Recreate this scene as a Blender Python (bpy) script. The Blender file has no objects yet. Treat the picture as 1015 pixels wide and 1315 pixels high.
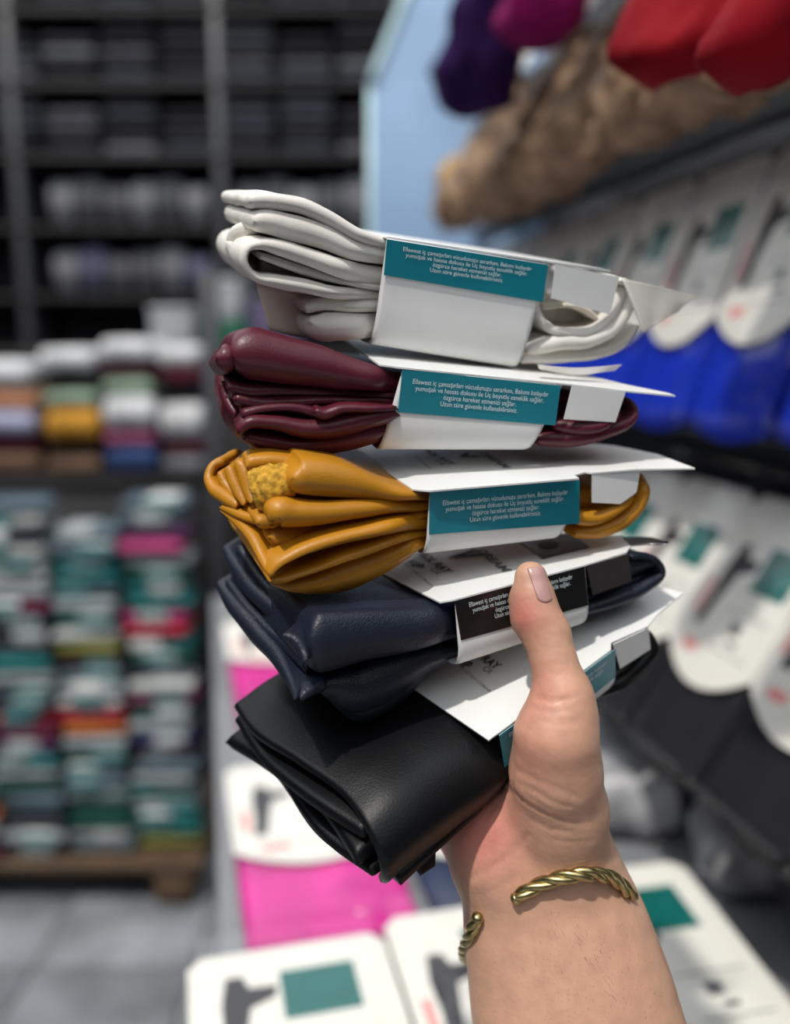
import bpy, bmesh, math, random
import numpy as np
from mathutils import Vector, Matrix, noise

# ------------------------------------------------------------------ camera, world, sun, exposure
F = 1150.0                       # focal length in pixels of the 1015 x 1315 frame
PITCH = math.radians(10)
CAM = np.array([0.0, 0.0, 1.5])
FWD = np.array([0.0, math.cos(PITCH), -math.sin(PITCH)])
RIGHT = np.array([1.0, 0.0, 0.0])
DOWN = np.array([0.0, -math.sin(PITCH), -math.cos(PITCH)])

scene = bpy.context.scene
COL = scene.collection
cam_data = bpy.data.cameras.new('camera')
cam = bpy.data.objects.new('camera', cam_data)
COL.objects.link(cam)
cam.location = CAM
cam.rotation_euler = (math.pi / 2 - PITCH, 0, 0)
cam_data.sensor_fit = 'VERTICAL'
cam_data.sensor_height = 36.0
cam_data.lens = 36.0 * F / 1315.0
cam_data.clip_start = 0.01
cam_data.dof.use_dof = True
cam_data.dof.focus_distance = 0.375
cam_data.dof.aperture_fstop = 3.0
scene.camera = cam

world = bpy.data.worlds.new('world')
scene.world = world
world.use_nodes = True
bg = world.node_tree.nodes['Background']
bg.inputs['Color'].default_value = (0.90, 0.95, 1.0, 1)
bg.inputs['Strength'].default_value = 1.15

sun_data = bpy.data.lights.new('sun_offscreen', 'SUN')
sun = bpy.data.objects.new('sun_offscreen', sun_data)
COL.objects.link(sun)
sun_data.energy = 2.4
sun_data.angle = math.radians(2.0)
sun_data.color = (1.0, 0.96, 0.90)
SUN_DIR = Vector((-0.26, -0.40, 0.88)).normalized()
sun.rotation_euler = SUN_DIR.to_track_quat('Z', 'Y').to_euler()

scene.view_settings.view_transform = 'Standard'
scene.view_settings.look = 'None'
scene.view_settings.exposure = 0.2
scene.view_settings.gamma = 1.0
scene.view_settings.use_curve_mapping = False

# ------------------------------------------------------------------ helpers: space
def ray(px, py):
    return np.array([(px - 507.5) / F, (py - 657.5) / F, 1.0])
def to_world(c):
    c = np.asarray(c, float)
    return CAM + c[..., 0:1] * RIGHT + c[..., 1:2] * DOWN + c[..., 2:3] * FWD
def cp(px, py, d):               # pixel + depth -> camera space point
    return ray(px, py) * d
def wp(px, py, d):               # pixel + depth -> world point
    return to_world(cp(px, py, d))
def on_height(px, py, z):        # pixel -> world point at height z
    r = to_world(ray(px, py)) - CAM
    return CAM + r * ((z - CAM[2]) / r[2])
def on_plane(px, py, p, n):
    r = to_world(ray(px, py)) - CAM
    return CAM + r * (np.dot(np.asarray(p) - CAM, n) / np.dot(r, n))
def unit(v):
    v = np.asarray(v, float)
    return v / np.linalg.norm(v)

# ------------------------------------------------------------------ helpers: objects
def link(name, me, parent=None, mat=None):
    o = bpy.data.objects.new(name, me)
    COL.objects.link(o)
    if parent is not None:
        o.parent = parent
    if mat is not None and me is not None and not me.materials:
        me.materials.append(mat)
    return o
def tag(o, label=None, cat=None, group=None, kind=None):
    for k, v in (('label', label), ('category', cat), ('group', group), ('kind', kind)):
        if v:
            o[k] = v
    return o
def empty(name, label=None, cat=None, group=None, matrix=None):
    o = bpy.data.objects.new(name, None)
    o.empty_display_size = 0.05
    COL.objects.link(o)
    if matrix is not None:
        o.matrix_world = matrix
    return tag(o, label, cat, group)
def mesh(verts, faces, smooth=True):
    me = bpy.data.meshes.new('m')
    me.from_pydata([tuple(map(float, v)) for v in verts], [], faces)
    me.validate()
    bm = bmesh.new(); bm.from_mesh(me)
    bmesh.ops.recalc_face_normals(bm, faces=bm.faces)
    bm.to_mesh(me); bm.free()
    if smooth:
        me.polygons.foreach_set('use_smooth', [True] * len(me.polygons))
    return me
def child_local(name, me, parent, mat, origin):
    """child mesh given in world coordinates under an empty standing at origin (translation only)"""
    me.transform(Matrix.Translation(-Vector(origin)))
    return link(name, me, parent, mat)
def basis(origin, x, y, z):
    m = Matrix.Identity(4)
    for i, v in enumerate((x, y, z)):
        for j in range(3):
            m[j][i] = float(v[j])
    for j in range(3):
        m[j][3] = float(origin[j])
    return m

def box_mesh(sx, sy, sz, bevel=0.0, seg=2, centre=(0, 0, 0)):
    bm = bmesh.new()
    bmesh.ops.create_cube(bm, size=1.0)
    bmesh.ops.scale(bm, vec=(sx, sy, sz), verts=bm.verts)
    if bevel > 0:
        bmesh.ops.bevel(bm, geom=bm.edges[:], offset=bevel, segments=seg, profile=0.5, affect='EDGES')
    bmesh.ops.translate(bm, vec=centre, verts=bm.verts)
    me = bpy.data.meshes.new('m')
    bm.to_mesh(me); bm.free()
    if bevel > 0:
        me.polygons.foreach_set('use_smooth', [True] * len(me.polygons))
    return me

def catmull(P, n, t=None):
    P = np.asarray(P, float)
    if len(P) == 1:
        return np.repeat(P, n, 0)
    if t is None:
        t = np.linspace(0, 1, n)
    seg = np.sqrt(np.maximum(((P[1:] - P[:-1])[:, :3] ** 2).sum(1), 1e-14))
    u = np.concatenate([[0], np.cumsum(seg)]); u /= u[-1]
    if len(P) == 2:
        return P[0] + (P[1] - P[0]) * t[:, None]
    m = np.zeros_like(P)
    for i in range(len(P)):
        if i == 0: m[i] = (P[1] - P[0]) / (u[1] - u[0])
        elif i == len(P) - 1: m[i] = (P[-1] - P[-2]) / (u[-1] - u[-2])
        else:
            a, b = u[i] - u[i - 1], u[i + 1] - u[i]
            m[i] = ((P[i] - P[i - 1]) / a * b + (P[i + 1] - P[i]) / b * a) / (a + b)
    k = np.clip(np.searchsorted(u, t, side='right') - 1, 0, len(P) - 2)
    h = (u[k + 1] - u[k])
    x = ((t - u[k]) / h)[:, None]; h = h[:, None]
    return ((2 * x**3 - 3 * x**2 + 1) * P[k] + (x**3 - 2 * x**2 + x) * h * m[k]
            + (-2 * x**3 + 3 * x**2) * P[k + 1] + (x**3 - x**2) * h * m[k + 1])

def grid_from_rows(rows, nu, nv):
    """rows: list of point lists; denser samples near the rims"""
    def dens(n):
        x = np.linspace(0, 1, n)
        return 0.45 * x + 0.55 * (0.5 - 0.5 * np.cos(np.pi * x))
    tu, tv = dens(nu), dens(nv)
    R = np.array([catmull(r, nu, tu) for r in rows])          # rows x nu x k
    G = np.array([catmull(R[:, i], nv, tv) for i in range(nu)])  # nu x nv x k
    return G.transpose(1, 0, 2)                                # nv x nu x k

SEED = [0]
def slab(rows, th, nu=44, nv=14, rnd=None, wob=0.0, freq=60.0, sides=(1, 1, 1, 1), wrinkle=None):
    """closed rounded sheet. rows of points (x,y,z[,half thickness]); th = half thickness when not given per point"""
    rows = [[list(p) + ([th] if len(p) == 3 else []) for p in r] for r in rows]
    G = grid_from_rows(rows, nu, nv)
    S, H = G[..., :3], np.maximum(G[..., 3], 1e-5)
    du = np.gradient(S, axis=1); dv = np.gradient(S, axis=0)
    N = np.cross(du, dv)
    N /= np.maximum(np.linalg.norm(N, axis=2, keepdims=True), 1e-12)
    lu = np.linalg.norm(np.diff(S, axis=1), axis=2); lv = np.linalg.norm(np.diff(S, axis=0), axis=2)
    cu = np.concatenate([np.zeros((nv, 1)), np.cumsum(lu, 1)], 1)
    cv = np.concatenate([np.zeros((1, nu)), np.cumsum(lv, 0)], 0)
    R = H if rnd is None else np.full_like(H, rnd)
    prof = np.ones_like(H)
    for on, dist in zip(sides, (cu, cu[:, -1:] - cu, cv, cv[-1:] - cv)):
        e = np.clip(dist / np.maximum(R, 1e-5), 0, 1)
        prof = prof * (np.sqrt(np.clip(1 - (1 - e) ** 2, 0, 1)) if on else np.where(dist <= 1e-9, 0.0, 1.0) * 0 + np.clip(dist / 1e-4, 0, 1))
    SEED[0] += 1
    if wob or wrinkle:
        off = np.zeros((nv, nu))
        o = Vector((SEED[0] * 3.1, SEED[0] * 1.7, 0))
        for j in range(nv):
            for i in range(nu):
                v = Vector(S[j, i])
                off[j, i] = wob * noise.noise(v * freq + o) if wob else 0
                if wrinkle:      # (amp, n_along_u, n_along_v): stretched folds
                    a, fu, fv = wrinkle
                    off[j, i] += a * noise.noise(Vector((cu[j, i] * fu, cv[j, i] * fv, SEED[0] * 7.3)))
        S = S + N * (off * np.minimum(prof * 1.5, 1))[..., None]
    T = S + N * (H * prof)[..., None]
    B = S - N * (H * prof)[..., None]
    verts = list(T.reshape(-1, 3))
    idx_b = np.zeros((nv, nu), int)
    for j in range(nv):
        for i in range(nu):
            if j in (0, nv - 1) or i in (0, nu - 1):
                idx_b[j, i] = j * nu + i
            else:
                idx_b[j, i] = len(verts); verts.append(B[j, i])
    faces = []
    for j in range(nv - 1):
        for i in range(nu - 1):
            a, b, c, d = j * nu + i, j * nu + i + 1, (j + 1) * nu + i + 1, (j + 1) * nu + i
            faces.append((a, b, c, d))
            q = (idx_b[j, i], idx_b[j + 1, i], idx_b[j + 1, i + 1], idx_b[j, i + 1])
            if len(set(map(int, q))) == 4 and set(map(int, q)) != {a, b, c, d}:
                faces.append(tuple(map(int, q)))
    return mesh(verts, faces)

def prism(pts, vec):
    """flat outline pts extruded by vec"""
    n = len(pts)
    pts = [np.asarray(p, float) for p in pts]
    v = pts + [p + np.asarray(vec) for p in pts]
    f = [tuple(range(n)), tuple(range(2 * n - 1, n - 1, -1))]
    f += [(i, (i + 1) % n, n + (i + 1) % n, n + i) for i in range(n)]
    return mesh(v, f, smooth=False)

def text_mesh(body, origin, x, y, width, spacing=1.0, lift=None, line=1.0, align='CENTER', height=None, bold=0.0):
    """lettering laid in the plane of x, y centred on origin; scaled to a width in metres"""
    cu = bpy.data.curves.new('t', 'FONT')
    cu.body = body; cu.align_x = align; cu.align_y = 'CENTER'
    cu.space_line = line; cu.space_character = spacing
    cu.resolution_u = 3; cu.offset = bold
    ob = bpy.data.objects.new('t', cu)
    COL.objects.link(ob)
    dg = bpy.context.evaluated_depsgraph_get()
    me = bpy.data.meshes.new_from_object(ob.evaluated_get(dg))
    bpy.data.objects.remove(ob); bpy.data.curves.remove(cu)
    me.materials.clear()
    co = np.array([v.co[:] for v in me.vertices])
    mn, mx = co.min(0), co.max(0)
    s = width / (mx[0] - mn[0])
    sy = s if height is None else height / (mx[1] - mn[1])
    c = (mn + mx) / 2
    x, y = unit(x), np.asarray(y, float)
    y = unit(y)
    out = np.asarray(origin) + (co[:, 0:1] - c[0]) * s * x + (co[:, 1:2] - c[1]) * sy * y
    for v, p in zip(me.vertices, out):
        v.co = p
    return me

def tube(path, radii, seg=10, closed=False):
    P = np.asarray(path, float); n = len(P)
    radii = np.broadcast_to(np.asarray(radii, float), (n,))
    T = np.gradient(P, axis=0); T /= np.linalg.norm(T, axis=1, keepdims=True)
    up = unit(np.cross(T[0], [0.31, 0.5, 0.8]))
    verts, faces = [], []
    for i in range(n):
        up = unit(up - T[i] * np.dot(up, T[i])); s = np.cross(T[i], up)
        for k in range(seg):
            a = 2 * math.pi * k / seg
            verts.append(P[i] + radii[i] * (math.cos(a) * up + math.sin(a) * s))
    for i in range(n - 1):
        for k in range(seg):
            faces.append((i * seg + k, i * seg + (k + 1) % seg, (i + 1) * seg + (k + 1) % seg, (i + 1) * seg + k))
    faces.append(tuple(range(seg))); faces.append(tuple(range((n - 1) * seg, n * seg)))
    return mesh(verts, faces)

# ------------------------------------------------------------------ helpers: materials
def lin(c):
    return tuple(((v / 255) / 12.92 if v / 255 <= 0.04045 else ((v / 255 + 0.055) / 1.055) ** 2.4) for v in c) + (1.0,)
MATS = {}
def material(name, rgb, rough=0.5, bump=0.0, bscale=200.0, vary=0.0, vscale=20.0, rgb2=None, spec=0.5, metal=0.0,
             coat=0.0, sss=0.0, bump2=None, trans=0.0, sheen=0.0, stretch=None):
    if name in MATS:
        return MATS[name]
    m = bpy.data.materials.new(name); m.use_nodes = True
    nt = m.node_tree; b = nt.nodes['Principled BSDF']
    b.inputs['Base Color'].default_value = lin(rgb)
    b.inputs['Roughness'].default_value = rough
    b.inputs['Specular IOR Level'].default_value = spec
    b.inputs['Metallic'].default_value = metal
    b.inputs['Coat Weight'].default_value = coat
    b.inputs['Coat Roughness'].default_value = 0.25
    b.inputs['Sheen Weight'].default_value = sheen
    if sss:
        b.inputs['Subsurface Weight'].default_value = sss
        b.inputs['Subsurface Radius'].default_value = (1.0, 0.35, 0.2)
        b.inputs['Subsurface Scale'].default_value = 0.004
    tc = nt.nodes.new('ShaderNodeTexCoord')
    src = tc.outputs['Object']
    if stretch:
        mp = nt.nodes.new('ShaderNodeMapping'); mp.inputs['Scale'].default_value = stretch
        nt.links.new(src, mp.inputs['Vector']); src = mp.outputs['Vector']
    if vary or rgb2:
        n = nt.nodes.new('ShaderNodeTexNoise'); n.inputs['Scale'].default_value = vscale
        n.inputs['Detail'].default_value = 4
        nt.links.new(src, n.inputs['Vector'])
        r = nt.nodes.new('ShaderNodeValToRGB')
        r.color_ramp.elements[0].position = 0.35; r.color_ramp.elements[1].position = 0.65
        c2 = rgb2 or tuple(v * (1 - vary) for v in rgb)
        r.color_ramp.elements[0].color = lin(c2); r.color_ramp.elements[1].color = lin(rgb)
        nt.links.new(n.outputs['Fac'], r.inputs['Fac'])
        nt.links.new(r.outputs['Color'], b.inputs['Base Color'])
    if bump:
        n = nt.nodes.new('ShaderNodeTexVoronoi' if bump2 == 'grain' else 'ShaderNodeTexNoise')
        n.inputs['Scale'].default_value = bscale
        nt.links.new(src, n.inputs['Vector'])
        bp = nt.nodes.new('ShaderNodeBump'); bp.inputs['Strength'].default_value = bump
        bp.inputs['Distance'].default_value = 0.0004
        nt.links.new(n.outputs[0], bp.inputs['Height'])
        nt.links.new(bp.outputs['Normal'], b.inputs['Normal'])
    MATS[name] = m
    return m
def clear_film(name, tint=(255, 255, 255), gloss=0.035, rough=0.12, bump=0.6, bscale=25.0):
    if name in MATS:
        return MATS[name]
    m = bpy.data.materials.new(name); m.use_nodes = True
    nt = m.node_tree
    for n in list(nt.nodes):
        if n.type != 'OUTPUT_MATERIAL':
            nt.nodes.remove(n)
    out = [n for n in nt.nodes if n.type == 'OUTPUT_MATERIAL'][0]
    tr = nt.nodes.new('ShaderNodeBsdfTransparent'); tr.inputs['Color'].default_value = lin(tint)
    gl = nt.nodes.new('ShaderNodeBsdfGlossy'); gl.inputs['Roughness'].default_value = rough
    mx = nt.nodes.new('ShaderNodeMixShader'); mx.inputs['Fac'].default_value = gloss
    tc = nt.nodes.new('ShaderNodeTexCoord')
    nz = nt.nodes.new('ShaderNodeTexNoise'); nz.inputs['Scale'].default_value = bscale
    bp = nt.nodes.new('ShaderNodeBump'); bp.inputs['Strength'].default_value = bump; bp.inputs['Distance'].default_value = 0.004
    nt.links.new(tc.outputs['Object'], nz.inputs['Vector']); nt.links.new(nz.outputs[0], bp.inputs['Height'])
    nt.links.new(bp.outputs['Normal'], gl.inputs['Normal'])
    nt.links.new(tr.outputs[0], mx.inputs[1]); nt.links.new(gl.outputs[0], mx.inputs[2])
    nt.links.new(mx.outputs[0], out.inputs['Surface'])
    MATS[name] = m
    return m

M_CARD = material('white_card', (232, 232, 230), 0.42, vary=0.03, vscale=30)
M_CARD_WARM = material('cream_card', (238, 235, 226), 0.5, vary=0.03, vscale=12)
M_TEAL = material('teal_print', (16, 128, 146), 0.3, vary=0.06, vscale=40, coat=0.3)
M_BLACKPRINT = material('black_print', (20, 19, 19), 0.3, coat=0.3)
M_INK = material('ink', (45, 42, 45), 0.6)
M_INKGREY = material('grey_ink', (105, 105, 108), 0.6)
M_WHITEINK = material('white_lettering', (222, 236, 238), 0.5)
M_FILM = clear_film('clear_film')

# ------------------------------------------------------------------ setting
M_FLOOR = material('floor_grout', (92, 92, 92), 0.7)
M_TILE = material('floor_tile', (150, 154, 160), 0.35, vary=0.25, vscale=5)
M_DARKWALL = material('dark_wall', (66, 66, 72), 0.8, vary=0.2, vscale=3)
M_DARKBOARD = material('dark_board', (38, 35, 36), 0.6, vary=0.2, vscale=8)
M_GREYBOARD = material('grey_board', (140, 142, 146), 0.5, vary=0.1, vscale=6)
M_WOOD = material('brown_wood', (104, 80, 58), 0.6, vary=0.35, vscale=14, stretch=(1, 8, 8), bump=0.3, bscale=60)
M_POST = material('post_metal', (62, 62, 66), 0.45)

floor = tag(link('floor', box_mesh(9, 8, 0.1, centre=(0, 2.6, -0.06)), None, M_FLOOR), kind='structure')
tile_me = box_mesh(0.392, 0.392, 0.02, 0.002, 1); tile_me.materials.append(M_TILE)
for i in range(-6, 1):
    for j in range(3, 9):
        t = link('tile', tile_me, floor)
        t.location = (i * 0.4 + 0.1, j * 0.4 + 0.2, -0.012 + 0.001 * ((i * 7 + j * 3) % 3))
wall_back = tag(link('wall_back', box_mesh(9, 0.1, 3.6, centre=(0, 5.4, 1.8)), None, M_DARKWALL), kind='structure')
wall_left = tag(link('wall_left', box_mesh(0.1, 8, 3.6, centre=(-3.2, 1.5, 1.8)), None, M_DARKWALL), kind='structure')

added_wall_front = tag(link('added_wall_front', box_mesh(9, 0.1, 3.0, centre=(0, -2.4, 1.5)), None, M_DARKWALL), kind='structure')  # unseen wall added behind the camera to cut ambient light and reflections
added_wall_right = tag(link('added_wall_right', box_mesh(0.1, 8, 3.6, centre=(2.2, 1.5, 1.8)), None, M_DARKWALL), kind='structure')  # hidden wall added beyond the rack, also to hold back sky light

# the display fixture on the right runs along A and faces NRM
VPX = 270.0
YAW = math.atan((VPX - 507.5) / F)
A = np.array([math.sin(YAW), math.cos(YAW), 0.0])
NRM = np.array([-A[1], A[0], 0.0])            # towards the aisle
UP = np.array([0.0, 0.0, 1.0])
def shelf_pt(s, D, z):
    return A * s - NRM * D + UP * z
def on_tier(px, py, D):
    return on_plane(px, py, -NRM * D + CAM * 0, NRM)
def tier_s(p):
    return float(np.dot(p, A))

def shelf_box(name, s0, s1, D0, D1, z0, z1, parent, mat):
    c = shelf_pt((s0 + s1) / 2, (D0 + D1) / 2, (z0 + z1) / 2)
    me = box_mesh(abs(D1 - D0), s1 - s0, z1 - z0, 0.004, 1)
    me.transform(basis(c, -NRM, A, UP))
    return link(name, me, parent, mat)
def sloped_board(name, s0, s1, D0, z0, tau, length, parent, mat, thick=0.015):
    up = UP * math.cos(tau) - NRM * math.sin(tau)
    nr = NRM * math.cos(tau) + UP * math.sin(tau)
    me = box_mesh(s1 - s0, length, thick)
    me.transform(basis(shelf_pt((s0 + s1) / 2, D0, z0) + up * length / 2 - nr * thick / 2, -A, up, nr))
    return link(name, me, parent, mat)

S_END = 2.15
fixture = empty('display_rack', 'dark stepped display rack holding carded hosiery packs in sloping tiers', 'rack')
shelf_box('back_panel', 0.1, S_END, 1.0, 1.03, 0.0, 2.5, fixture, M_DARKBOARD)
shelf_box('bench_body', 0.15, S_END, 0.02, 0.98, 0.02, 0.90, fixture, M_GREYBOARD)
shelf_box('bench_top', 0.12, S_END, -0.01, 1.0, 0.90, 0.922, fixture, M_GREYBOARD)
T3 = math.radians(32); T2 = math.radians(20); T1 = math.radians(28); T0 = math.radians(35)

# ------------------------------------------------------------------ carded hosiery packs
LEG = [(0.0, 0.0), (0.012, 0.0), (0.017, 0.03), (0.022, 0.055), (0.04, 0.062), (0.043, 0.072), (0.022, 0.073),
       (0.018, 0.085), (0.006, 0.085), (0.002, 0.06), (0.003, 0.03)]
PACKS = {}
M_TEALCARD = material('teal_square', (4, 106, 100), 0.4, vary=0.12, vscale=60)
M_PINKINK = material('coral_ink', (236, 150, 146), 0.6)
def fabric(name, rgb, **k):
    return material('fabric_' + name, rgb, k.pop('rough', 0.8), spec=k.pop('spec', 0.15), bump=k.pop('bump', 0.5), bscale=k.pop('bscale', 300), vary=k.pop('vary', 0.15), vscale=k.pop('vscale', 15), **k)
def pack_meshes(key, w, h, below, mat, thick=0.022, fleece=False):
    if key in PACKS:
        return PACKS[key]
    rnd = random.Random(key)
    n = 14
    arc = [(w * i / n, 0.032 * (2 * i / n - 1) ** 2) for i in range(n + 1)]
    rt = [(w - 0.012, h), (w, h - 0.012)]
    out = [(x, y, 0.0) for x, y in arc] + [(w, h - 0.012, 0), (w - 0.012, h, 0), (0.012, h, 0), (0, h - 0.012, 0)]
    card = prism(out, (0, 0, 0.0012)); card.materials.append(M_CARD_WARM)
    body = slab([[(0.002, y, -thick / 2), (w * 0.5, y - (0.012 if y < 0 and not fleece else rnd.uniform(-0.02, 0.02)), -thick / 2 + (rnd.uniform(-0.015, 0.015) if fleece else 0)), (w - 0.002, y, -thick / 2)] for y in np.linspace(-below, 0.06 if fleece else h * 0.9, 5)],
                thick / 2, nu=30 if fleece else 20, nv=34 if fleece else 16, wob=0.024 if fleece else 0.003, freq=38 if fleece else 18)
    body.transform(Matrix.Translation((0, 0, -0.020 if fleece else -0.006))); body.materials.append(mat)
    bench = key.startswith('bench')
    qx, qy = (0.44, 0.62) if bench else (0.50, 0.52)
    sq = prism([(w * qx, h * qy, 0.0012), (w * (qx + 0.37), h * qy, 0.0012), (w * (qx + 0.37), h * (qy + 0.24), 0.0012), (w * qx, h * (qy + 0.24), 0.0012)], (0, 0, 0.0006))
    sq.materials.append(M_TEALCARD)
    leg = prism([(w * 0.14 + x * 1.15, h * (0.40 if key == 'bench_a' else 0.28) + y * 1.15, 0.0012) for x, y in LEG], (0, 0, 0.0005)); leg.materials.append(M_INK)
    marks = []
    for (x0, y0, x1, y1, m) in ((0.07, 0.33, 0.12, 0.52, M_PINKINK), (0.17, 0.14, 0.34, 0.19, M_PINKINK),
                                (0.40, 0.40, 0.88, 0.405, M_INKGREY), (0.40, 0.20, 0.88, 0.205, M_INKGREY),
                                (0.55, 0.30, 0.66, 0.36, M_INKGREY), (0.60, 0.245, 0.70, 0.265, M_INK)):
        q = prism([(w * x0, h * y0, 0.0012), (w * x1, h * y0, 0.0012), (w * x1, h * y1, 0.0012), (w * x0, h * y1, 0.0012)], (0, 0, 0.0004))
        q.materials.append(m); marks.append(q)
    film = slab([[(0.0005, y, 0.006), (w * .5, y, 0.009), (w - 0.0005, y, 0.006)] for y in np.linspace(-below * 1.02, h + 0.03, 4)], 0.0006, nu=12, nv=14, wob=0.0015, freq=25)
    film.materials.append(M_FILM)
    PACKS[key] = (body, card, sq, leg, marks, film)
    return PACKS[key]
def hosiery_pack(key, w, h, below, mat, origin, x, y, label, group, thick=0.022, fleece=False, details=True):
    z = np.cross(unit(x), unit(y))
    body, card, sq, leg, marks, film = pack_meshes(key, w, h, below, mat, thick, fleece)
    e = empty('hosiery_pack', label, 'hosiery pack', group, basis(origin, unit(x), unit(y), unit(z)))
    link('fabric_body', body, e); c = link('card', card, e)
    link('plastic_sleeve', film, e)
    if details:
        link('teal_square', sq, c); link('leg_picture', leg, c)
        for q in marks:
            link('print_mark', q, c)
    return e
ORD = ['zeroth', 'first', 'second', 'third', 'fourth', 'fifth', 'sixth', 'seventh', 'eighth', 'ninth', 'tenth', 'eleventh', 'twelfth', 'thirteenth', 'fourteenth', 'fifteenth', 'sixteenth',
       'seventeenth', 'eighteenth', 'nineteenth', 'twentieth', 'twenty-first', 'twenty-second', 'twenty-third', 'twenty-fourth', 'twenty-fifth', 'twenty-sixth', 'twenty-seventh', 'twenty-eighth', 'twenty-ninth', 'thirtieth']
def tier(key, w, h, below, mat, s0, ks, D, z, tau, label, group, thick=0.022, fleece=False, pitch=None, jit=0.0):
    up = UP * math.cos(tau) - NRM * math.sin(tau)
    nr = NRM * math.cos(tau) + UP * math.sin(tau)
    pitch = pitch or w + 0.006
    rnd = random.Random(key)
    for k in ks:
        rot = rnd.uniform(-jit, jit)
        x = -A * math.cos(rot) + up * math.sin(rot); y = up * math.cos(rot) + A * math.sin(rot)
        bd = pack_meshes(key + (str(k % 4) if fleece else ''), w, h, below, mat, thick, fleece)[0]
        o = shelf_pt(s0 + k * pitch, D, z) + nr * (-min(v.co.z for v in bd.vertices) - 0.0003) + up * rnd.uniform(-0.01, 0.01) * (jit > 0)
        lab = label % ORD[max(ks) - k + 1]
        hosiery_pack(key + (str(k % 4) if fleece else ''), w, h, below, mat, o, x, y, lab, group, thick, fleece)

M_BLUE = fabric('cobalt', (8, 48, 190))
M_BLACKF = fabric('black', (34, 34, 38))
M_PINK = fabric('pink', (226, 58, 158), rough=0.35)
M_NAVYF = fabric('navy', (48, 58, 88))
M_FLEECE = fabric('fleece', (176, 146, 118), rgb2=(112, 88, 68), vscale=35, bump=1.0, bscale=90)
M_RED = fabric('red', (142, 4, 22))
M_PURPLE = fabric('purple', (46, 16, 74))
M_MAGENTA = fabric('magenta', (128, 10, 84))
M_TAN = fabric('tan', (200, 158, 96), bump=1.0, bscale=90)
M_GREYF = fabric('grey', (150, 150, 156), rough=0.4)
M_BEIGE = fabric('beige', (212, 184, 160))

# tier with the black bodies
p = on_tier(868, 863, 0.50)
s3, z3 = tier_s(p), p[2]
upv = UP * math.cos(T3) - NRM * math.sin(T3)
sloped_board('tier_board', 0.2, S_END, 0.50 - 0.06 * math.sin(T3) , z3 - 0.06 * math.cos(T3), T3, 0.33, fixture, M_DARKBOARD)
tier('black', 0.15, 0.215, 0.082, M_BLACKF, s3, range(-3, 7), 0.50, z3, T3,
     'white carded tights pack with black fabric, middle tier, %s from the pale blue end panel', 'black tights packs on the middle tier', pitch=0.152)
p = on_tier(848, 456, 0.55)
s2, z2 = tier_s(p), p[2]
sloped_board('tier_board', 0.2, S_END, 0.55 - 0.085 * math.sin(T2), z2 - 0.085 * math.cos(T2), T2, 0.33, fixture, M_DARKBOARD)
tier('blue', 0.145, 0.215, 0.085, M_BLUE, s2, range(-2, 7), 0.55, z2, T2,
     'white carded tights pack with cobalt fabric, upper tier, %s from the pale blue end panel', 'blue tights packs on the upper tier')
sloped_board('tier_board', 0.2, S_END, 0.635, 1.765, T1, 0.30, fixture, M_DARKBOARD)
tier('fleece', 0.146, 0.20, 0.19, M_FLEECE, 0.35, range(0, 11), 0.63, 1.875, T1,
     'carded beige fleece tights bundle heaped on top tier, %s from the pale blue end panel', 'beige fleece bundles on the top tier', thick=0.10, fleece=True, pitch=0.150, jit=0.04)

# ------------------------------------------------------------------ bench packs lying in shingled rows
def bench_pack(key, tl, tr, z, tilt, h, below, mat, label, group=None, dz=0.0, yaw=0.04, anchor='left'):
    a, b = on_height(tl[0], tl[1], z), on_height(tr[0], tr[1], z)
    hor = unit(A * math.cos(yaw) + NRM * math.sin(yaw))
    x = np.array([hor[1], -hor[0], 0.0])
    y = hor * math.cos(tilt) + UP * math.sin(tilt)
    if anchor == 'right':
        a = b - x * float(np.linalg.norm(b - a))
    ww = float(np.linalg.norm(on_height(tr[0], tr[1], z) - on_height(tl[0], tl[1], z)))
    return hosiery_pack(key, ww, h, below, mat, a - y * h + UP * dz, x, y, label, group)
bench_pack('bench_a', (240, 1236), (482, 1180), 0.9815, 0.10, 0.21, 0.10, M_GREYF, 'white tights card with teal square lying at the near end of the bench')
bench_pack('bench_b', (490, 1182), (676, 1141), 0.98, 0.10, 0.21, 0.10, M_NAVYF, 'white tights card in clear sleeve lying behind the wrist on the bench')
bench_pack('bench_c', (736, 1156), (872, 1106), 0.985, 0.10, 0.24, 0.10, M_GREYF, 'white tights card with dark teal square lying to the right of the forearm', anchor='right', yaw=0.0)
bench_pack('bench_d', (288, 988), (464, 964), 0.9815, 0.10, 0.205, 0.10, M_PINK, 'white tights card above a glossy pink fabric body on the bench')
bench_pack('bench_e', (482, 985), (650, 955), 0.9805, 0.10, 0.205, 0.10, M_NAVYF, 'white tights card above a navy fabric body on the bench')
bench_pack('bench_f', (286, 800), (420, 784), 0.9885, 0.10, 0.20, 0.18, M_PINK, 'white tights card above pink fabric in the row behind the black pack')
bench_pack('bench_g', (425, 790), (560, 774), 0.99, 0.10, 0.20, 0.18, M_GREYF, 'white tights card above grey fabric in the row behind the black pack')

# --- more garments and the bench clutter are added further down

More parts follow.
